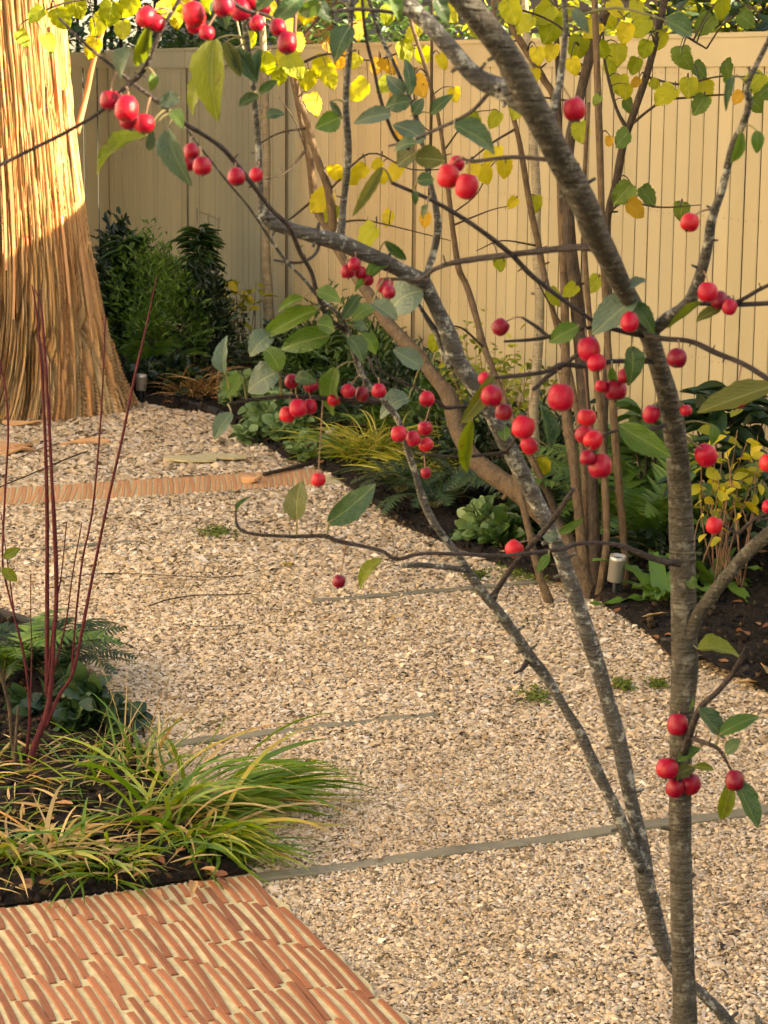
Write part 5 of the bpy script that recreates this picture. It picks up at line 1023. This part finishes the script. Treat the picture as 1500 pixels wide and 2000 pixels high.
stemmy('yellow_shrub', 'small shrub with yellow leaves on thin stems by the shaded fence', 465, 12.9, [(415, 545), (440, 550), (460, 545), (480, 555), (500, 550), (430, 580), (470, 580), (450, 600)], 9, .062, M['fol_yellow'])
stemmy('bare_stems', 'cluster of thin bare brown stems next to the pale young tree', 478, 13.0, [(490, 560), (475, 570), (500, 600), (468, 590)], 2, .035, M['fol_mid'])
grass('bronze_grass', 'faded bronze grass tuft drooping beside the black bed edging', P0(385, 12.0), 170, .36, .009, M['grass_b'], rise=(.4, 1.2), r=.05, mat2='straw')
grass('bronze_grass', 'sparse reddish grass spikes near the shaded fence', P0(420, 12.5), 60, .34, .008, M['grass_b'], rise=(.6, 1.3), r=.05)

# ---------------- middle bed
for i, (px, py, r, h) in enumerate(((520, 838, .13, .19), (560, 868, .10, .15), (470, 800, .12, .17), (600, 905, .08, .10), (500, 868, .08, .10))):
    mound('geranium_mound', ['scalloped pale green leafy mound by the gravel edge under the crab apples', 'rounded pale green mound between leafy mound and steel spotlight', 'pale green leafy mound nearest the black bed edging', 'small pale rosette beside the tile band end', 'little pale leafy tuft spilling on the gravel edge'][i], gnd(px, py), r, h, int(260 * r / .1), .05, .95, M['fol_pale'], 'plant', clump=14)
for i, (px, Y, r, h, mt) in enumerate(((560, 12.4, .3, .42, 'fol_dark'), (650, 11.9, .32, .55, 'fol_mid'), (720, 11.3, .3, .5, 'fol_mid'), (780, 10.8, .25, .42, 'fol_dark'), (860, 10.2, .22, .45, 'fol_mid'), (640, 11.2, .3, .25, 'fol_dark'))):
    mound('box_shrub', ['dark low shrub against the fence behind the bronze grass', 'bushy narrow leaved shrub below the crab apple cluster', 'narrow leaved green shrub beneath the leaning hazel stem', 'dark small leaved shrub at the crook of the hazel stem', 'glossy small leaved shrub right of the leaning hazel stem', 'dark ground cover behind the pale mounds'][i], P0(px, Y), r, h, 900, .05, .34, M[mt], 'shrub', LEAF_S, clump=18, ns=8)
for i, (px, Y, h) in enumerate(((600, 12.0, .62), (660, 12.0, .72), (700, 11.8, .66))):
    lily(['leafy lime stem rising at the fence behind the apples', 'tallest lime leafy stems behind the apple cluster', 'lime leafy stems left of the leaning hazel'][i], px, Y, [(px - 20, 720 - int(h * 90)), (px + 15, 730 - int(h * 90))])
stemmy('golden_shrub', 'airy golden shrub with tiny yellow leaves before the bright fence', 950, 9.9, [(905, 650), (930, 640), (950, 690), (980, 700), (1010, 690), (900, 700), (960, 740), (990, 740), (930, 720), (1020, 720), (870, 690), (880, 730)], 26, .04, M['fol_lime'], .5, spread=22)
stemmy('golden_shrub', 'golden and green small leaved shrub at the foot of the pale trunk', 1000, 9.4, [(960, 760), (990, 740), (1020, 740), (1050, 750), (940, 790), (1010, 800), (975, 820), (1040, 700), (1060, 720)], 24, .042, M['fol_lime'], .5, spread=22)
mound('box_shrub', 'dark small leaved shrub under the golden shrub', P0(960, 9.5), .28, .36, 1300, .042, .4, M['fol_dark'], 'shrub', LEAF_S, clump=20)
mound('box_shrub', 'dark small leaved evergreen behind the hazel stems', P0(1080, 9.0), .28, .40, 1200, .045, .4, M['fol_dark'], 'shrub', LEAF_S, clump=20)
grass('striped_grass', 'yellow striped grass fountain beside the steel spotlight at the gravel edge', gnd(720, 905), 300, .42, .010, M['grass_y'], rise=(.2, 1.1), r=.06, mat2='grass')
grass('striped_grass', 'yellow grass tuft sprawling toward the hazel base', gnd(820, 945), 170, .36, .010, M['grass_y'], rise=(.15, .9), r=.06)
for i, (px, py, n, L) in enumerate(((850, 1010, 14, .36), (780, 980, 11, .30), (900, 985, 12, .34), (740, 870, 10, .34), (690, 850, 9, .3))):
    fern('fern', ['dark fern between the yellow grass and round leaved mound', 'short fern under the hanging long leaf', 'fern below the leaning hazel base', 'fern fronds behind the yellow striped grass', 'small fern behind the steel spotlight'][i], gnd(px, py), n, L, M['fernd' if i != 3 else 'fernm'], M['stem'], rise=1.0)
for i, (px, py, r) in enumerate(((950, 1068, .11), (1010, 1062, .09), (985, 1085, .06))):
    mound('geranium_mound', ['rounded fresh green mound at gravel edge left of the leaning stick', 'fresh green mound behind the leaning stick', 'small green rosette in front of the fresh mound'][i], gnd(px, py), r, .16, 240, .045, .9, M['fol_pale' if i == 0 else 'fol_mid'], 'plant', clump=12)

# ---------------- right bed
fern('fern', 'tall bright fern behind the main crab apple trunk', P0(1255, 7.9), 16, .62, M['fernm'], M['stem'], rise=1.25, wide=.17)
fern('fern', 'second tall fern behind the steel spotlight', P0(1215, 8.3), 12, .55, M['fernm'], M['stem'], rise=1.25)
fern('fern', 'shaded fern low behind the hazel stems', P0(1110, 8.2), 10, .45, M['fernd'], M['stem'], rise=1.1)
def bigleaf(label, px, Y, tops, n=9, size=.17, mat='fol_gloss', asp=.36):
    b = P0(px, Y); root = thing('laurel_shrub', label, 'shrub', b)
    for (tx, ty) in tops:
        t = P(tx, ty, Y + rng.uniform(-.2, .2)); stems_mesh(root, [[(b.x, b.y, -.01, .007), (*(b.lerp(t, .5) + Vector((.02, 0, .03))), .006), (*t, .003)]], M['hazel_dark'])
        for k in range(n):
            a = 6.28 * k / n + rng.uniform(-.2, .2); s = size * rng.uniform(.75, 1.15); Yv = np.array([[math.cos(a), math.sin(a), rng.uniform(-.25, .6)]])
            V, Fq = inst_np(*LT_BIG, frames(Yv, np.array([[0, -.3, 1.]]), np.array([s * asp]), np.array([s])), np.array([tuple(t - Vector((0, 0, rng.uniform(0, .06))))])); finish('leaf', mesh_np('leaf', V, Fq), M[mat], root, True)
LT_BIG = leaf_tmpl(7, fold=.18, curl=.3, half=2)
bigleaf('large leaved dark evergreen against the bright fence behind the yellow shrub', 1390, 8.2, [(1390, 790), (1430, 770), (1460, 810), (1350, 800), (1500, 800), (1410, 830)])
bigleaf('large leaved evergreen close behind the main crab apple trunk', 1255, 8.4, [(1250, 800), (1230, 850), (1280, 830), (1270, 880)], 8, .17, 'fol_mid')
bigleaf('dark evergreen filling the bed behind the yellow shrub stems', 1440, 8.0, [(1400, 900), (1450, 880), (1490, 900), (1360, 930), (1430, 960), (1490, 980)], 8, .15)
stemmy('yellow_shrub', 'thin stemmed shrub with yellow and green leaves in the right bed', 1430, 7.4, [(1380, 880), (1400, 850), (1420, 880), (1440, 840), (1460, 860), (1480, 850), (1400, 930), (1430, 940), (1465, 900), (1370, 950), (1490, 890), (1410, 960), (1385, 985)], 6, .055, M['fol_yellow'], .6, spread=14)
stemmy('yellow_shrub', 'greener leaves on the thin stems among the yellow shrub', 1420, 7.5, [(1390, 960), (1410, 900), (1450, 930), (1480, 960), (1370, 900), (1500, 930)], 5, .055, M['fol_mid'], .62, spread=16)
def tongue(label, px, py, n, L, az=None):
    loc = gnd(px, py); root = thing('tongue_fern', label, 'fern', loc)
    for k in range(n):
        a = 6.28 * k / n + rng.uniform(-.3, .3); Lk = L * rng.uniform(.7, 1.15); e = rng.uniform(.35, 1.1); nl = 9; V = []; Fc = []
        p = np.array(loc); 
        for i in range(nl + 1):
            t = i / nl; el = e - t * 1.3; w = .026 * (min(1, t * 6 + .2)) * (1 - t ** 3) + .003
            sd = np.array([-math.sin(a), math.cos(a), 0]); wob = .008 * math.sin(i * 2.3 + k)
            V += [tuple(p - sd * w + np.array([0, 0, wob])), tuple(p - np.array([0, 0, .004])), tuple(p + sd * w + np.array([0, 0, -wob]))]
            p = p + np.array([math.cos(el) * math.cos(a), math.cos(el) * math.sin(a), math.sin(el)]) * Lk / nl; p[2] = max(p[2], .03)
        for i in range(nl): Fc += [(3 * i, 3 * i + 1, 3 * i + 4, 3 * i + 3), (3 * i + 1, 3 * i + 2, 3 * i + 5, 3 * i + 4)]
        m = MB(); m.add(V, Fc); finish('frond', m.mesh('frond'), M['fernm'], root, True)
tongue('strap leaved fern with wavy fronds beside the upright steel spotlight', 1290, 1195, 15, .26)
tongue('strap leaved fern in dark soil right of the main trunk', 1390, 1165, 13, .26)
mound('low_plant', 'low dark leafy cover between ferns of the right bed', P0(1330, 7.7), .3, .2, 500, .05, .5, M['fol_dark'], 'plant')
mound('low_plant', 'dark leafy cover under the tall ferns', P0(1200, 8.6), .35, .3, 700, .055, .5, M['fol_dark'], 'plant')

# ---------------- moss on the gravel
def moss(label, px, py, rx, n):
    c = G(px, py); root = thing('moss_patch', label, 'moss', (c.x, c.y, 0))
    q = rng.normal(0, 1, (n, 2)) * np.array([rx, rx * 1.6]) * .4; pts = np.column_stack([c.x + q[:, 0], c.y + q[:, 1], rng.uniform(.008, .022, n)])
    leaf_cloud('tufts', pts, .016, .4, M['moss'], root, LEAF_S)
moss('bright moss patch at the gravel edge below the round green mound', 1035, 1122, .13, 900)
moss('thin moss line on the gravel near the fallen yellow leaf', 425, 1045, .09, 300)
moss('small moss tuft beside the edging strip near the middle stem', 930, 1130, .04, 200)
moss('moss tuft on gravel between the crab apple stems', 1215, 1347, .035, 200)
moss('sparse moss specks left of the middle crab apple stem', 1050, 1368, .06, 160)
moss('moss speck at the foot of the trunk line on gravel', 1285, 1345, .03, 120)

# ================================================================== GARDEN SPOTLIGHTS
def spot(label, base, h, r, tilt, hgt):
    root = thing('garden_spotlight', label, 'spotlight', base, 'steel spike spotlights in the beds')
    R = Matrix.Rotation(tilt[0], 3, 'X') @ Matrix.Rotation(tilt[1], 3, 'Y'); piv = Vector(base) + Vector((0, 0, hgt))
    def lathe(prof, s=24):
        V = []; Fc = []
        for (rr, z) in prof:
            for j in range(s): V.append(tuple(piv + R @ Vector((rr * math.cos(2 * math.pi * j / s), rr * math.sin(2 * math.pi * j / s), z))))
        for i in range(len(prof) - 1):
            for j in range(s): Fc.append((i * s + j, i * s + (j + 1) % s, (i + 1) * s + (j + 1) % s, (i + 1) * s + j))
        m = MB(); m.add(V, Fc); return m
    hd = finish('lamp_head', lathe([(.0, 0), (r * .92, 0), (r, .004), (r, h * .8), (r * 1.02, h * .8 + .001), (r * 1.02, h), (r * .9, h), (r * .88, h - .012), (0, h - .014)]).mesh('lamp_head'), M['steel'], root, True)
    finish('lens', lathe([(0, h - .010), (r * .86, h - .0105)]).mesh('lens'), M['black'], root)
    b = Vector(base); m = MB(); m.add(*tube([(b.x, b.y, -.03, .004), (b.x, b.y, hgt * .5, .008), (piv.x, piv.y, piv.z + .004, .008)], 8, 3, .01)); finish('spike', m.mesh('spike'), M['black'], root, True)
    m = MB(); m.add(*tube([(piv.x + .01, piv.y + .012, piv.z + .004, .005), (b.x + .02, b.y + .02, hgt * .55, .006), (b.x - .01, b.y + .02, -.01, .005)], 7, 4, .01)); finish('cable', m.mesh('cable'), M['black'], root, True)
b = gnd(1200, 1184, 0); spot('upright steel cylinder spotlight on a spike at the hazel base', b, .088, .027, (.10, .08), .085)
b = gnd(655, 892, 0); spot('tilted steel spotlight half hidden by yellow striped grass', b, .075, .026, (-.35, -.35), .055)
b = gnd(276, 790, 0); spot('steel spotlight at the right foot of the big conifer trunk', b, .085, .028, (0, .05), .075)

# ================================================================== LITTER
def flat_leaf(px, py, L, w, ang, mat, label, cat='leaf', group='fallen leaves', h=.016, curl=.25, name='fallen_leaf', roll=0):
    p = G(px, py, h); k = random.randrange(12); me = crab_leaf_mesh(k).copy(); me.materials.append(M[mat]); me.shade_smooth()
    o = bpy.data.objects.new(name, me); COL.objects.link(o)
    R = Matrix.Rotation(ang, 3, 'Z') @ Matrix.Rotation(random.uniform(-.15, .15), 3, 'X') @ Matrix.Rotation(roll + random.uniform(-.2, .2), 3, 'Y') @ Matrix.Diagonal((w, L, L * .5))
    o.matrix_world = Matrix.Translation(p) @ R.to_4x4(); return tag(o, label, cat, group)
flat_leaf(570, 1103, .045, .030, 1.2, 'hz_y', 'yellow leaf lying alone on open gravel', group=None)
flat_leaf(768, 1207, .05, .028, .2, 'dead', 'pinkish brown leaf on gravel below the pale edging strip', group=None)
flat_leaf(1160, 1178, .11, .045, -1.0, 'dead', 'long rusty curled leaf at the hazel base', group=None, roll=.5)
flat_leaf(1205, 1195, .05, .04, .4, 'dead', 'small orange leaf beside the upright spotlight spike', group=None, h=.05)
flat_leaf(1255, 1205, .09, .025, -1.3, 'dead', 'narrow pink brown leaf under the strap leaved fern', group=None, h=.045)
flat_leaf(1460, 1240, .075, .035, .3, 'dead', 'curled orange brown leaf on bare dark soil', group=None, h=.05, roll=.4)
flat_leaf(1490, 1225, .06, .022, -1.3, 'dead', 'thin brown leaf beside the curled leaf on dark soil', group=None, h=.05)
flat_leaf(1450, 1175, .04, .02, 1.1, 'dead', 'small red leaf fragment on dark soil behind the side branch', group=None, h=.05)
flat_leaf(1498, 1315, .07, .03, .1, 'dead', 'red brown leaf at the soil edge by the path', group=None, h=.045, roll=.6)
flat_leaf(1480, 1332, .07, .045, 1.4, 'dead', 'dark brown leaf lying where soil meets gravel', group=None, h=.03)
for i in range(46):
    px, py = random.uniform(0, 430), random.uniform(1560, 1745); q = np.array([tuple(G(px, py)[:2])])
    if not inpoly(q, left_bed)[0]: continue
    flat_leaf(px, py, random.uniform(.03, .06), random.uniform(.016, .03), random.uniform(0, 6), 'dead', 'dry brown leaf among the grasses of the left bed', group='dry leaves under the grasses', h=.045)
for i in range(40):
    px, py = random.uniform(860, 1500), random.uniform(1050, 1340); q = np.array([tuple(G(px, py)[:2])])
    if not inpoly(q, right_bed)[0]: continue
    flat_leaf(px, py, random.uniform(.025, .05), random.uniform(.015, .025), random.uniform(0, 6), 'dead', 'dry leaf scattered on the dark soil of the right bed', group='dry leaves on the right bed soil', h=.045)
for i in range(26):
    px, py = random.uniform(280, 760), random.uniform(780, 960); q = np.array([tuple(G(px, py)[:2])])
    if not inpoly(q, right_bed)[0]: continue
    flat_leaf(px, py, random.uniform(.04, .07), random.uniform(.02, .035), random.uniform(0, 6), 'dead', 'dry leaf on the soil between trunk and striped grass', group='dry leaves on the middle bed soil', h=.045)
# bark flakes round the trunk
for i, (px, py, L, w, a) in enumerate(((45, 828, .20, .05, -1.3), (20, 872, .24, .16, -1.2), (30, 880, .2, .10, -.9), (165, 865, .24, .03, -1.2), (375, 898, .25, .14, 1.4), (430, 893, .24, .13, -1.7), (490, 938, .1, .06, 1.2), (400, 780, .22, .05, 1.5), (300, 775, .20, .07, 1.3), (320, 770, .16, .05, 1.0))):
    nm = 'flat_stone' if i in (4, 5) else 'bark_flake'; p = G(px, py, .018); m = MB(); V = []; r_ = random.Random(i); n = 10
    for t in (0, 1):
        for j in range(n):
            an = 2 * math.pi * j / n; rr = r_.uniform(.8, 1.1) if t == 0 else None
            V.append((w * .5 * math.cos(an) * (1 if t else .97) * (1 + .12 * math.sin(j * 2.2 + i)), L * .5 * math.sin(an) * (1 + .1 * math.sin(j * 1.7 + i)), .010 * t + .012 * math.sin(j * 1.1 + i) * (nm == 'bark_flake')))
    Fc = [tuple(range(n))[::-1], tuple(range(n, 2 * n))] + [(j, (j + 1) % n, (j + 1) % n + n, j + n) for j in range(n)]; m.add(V, Fc)
    o = finish(nm, m.mesh(nm), M['mortar'] if nm == 'flat_stone' else M['barkflake']); o.matrix_world = Matrix.Translation(p) @ Matrix.Rotation(a, 4, 'Z')
    if nm == 'flat_stone': tag(o, 'pale flat stone sunk in the gravel before the tile band, ' + ('broader of the pair' if i == 4 else 'narrower of the pair'), 'stone')
    else: tag(o, ['', '', '', '', '', '', '', '', '', ''][i] or ['curled bark slab at the foot of the big trunk', 'wide flake of bark on gravel before the trunk', 'smaller bark flake overlapping the wide flake', 'long thin dark bark sliver on the gravel', '', '', 'tan bark chip near the bed by the tile band', 'bark strip under the bronze grass', 'orange bark piece beside the far spotlight', 'small orange bark scrap beside the far spotlight'][i], 'bark')
ground_tube('fallen_twig', [(290, 1193), (330, 1180), (380, 1172), (440, 1171), (490, 1168)], .0022, M['hazel_dark'], 'long thin curved twig lying on the open gravel', 'twig', .016)
ground_tube('fallen_twig', [(0, 960), (60, 935), (130, 905), (170, 890)], .003, M['hazel_dark'], 'dark twig on the gravel before the tile band', 'twig', .02)
ground_tube('fallen_twig', [(515, 935), (560, 925), (610, 912), (640, 905)], .009, M['hazel_dark'], 'thick dark stick lying over the tile band end', 'stick', .02)
ground_tube('fallen_twig', [(600, 915), (660, 880), (720, 872), (800, 880)], .005, M['hazel_bark'], 'brown stick arching over the yellow striped grass', 'stick', .10)
ground_tube('fallen_twig', [(100, 1140), (220, 1128), (400, 1136), (480, 1132)], .0014, M['hazel_dark'], 'very fine twig stretched across gravel behind the dogwood', 'twig', .016)
ground_tube('fallen_twig', [(380, 1232), (420, 1233), (470, 1230)], .0014, M['hazel_dark'], 'short fine twig near the centre of the gravel', 'twig', .016)
ground_tube('fallen_twig', [(30, 905), (90, 880), (150, 868), (200, 850)], .0025, M['redstem'], 'reddish twig on the gravel near the bark flakes', 'twig', .018)
for i in range(120):
    px, py = random.uniform(20, 1480), random.uniform(850, 1990); q = G(px, py); qq = np.array([(q.x, q.y)]); u, v = uv_of(q)
    if inpoly(qq, right_bed)[0] or inpoly(qq, left_bed)[0] or (u < pu and v < pv): continue
    flat_leaf(px, py, random.uniform(.010, .026), random.uniform(.005, .012), random.uniform(0, 6), 'bits', 'tiny dark leaf scrap on the gravel', group='leaf scraps on the gravel', h=.014, name='leaf_scrap')
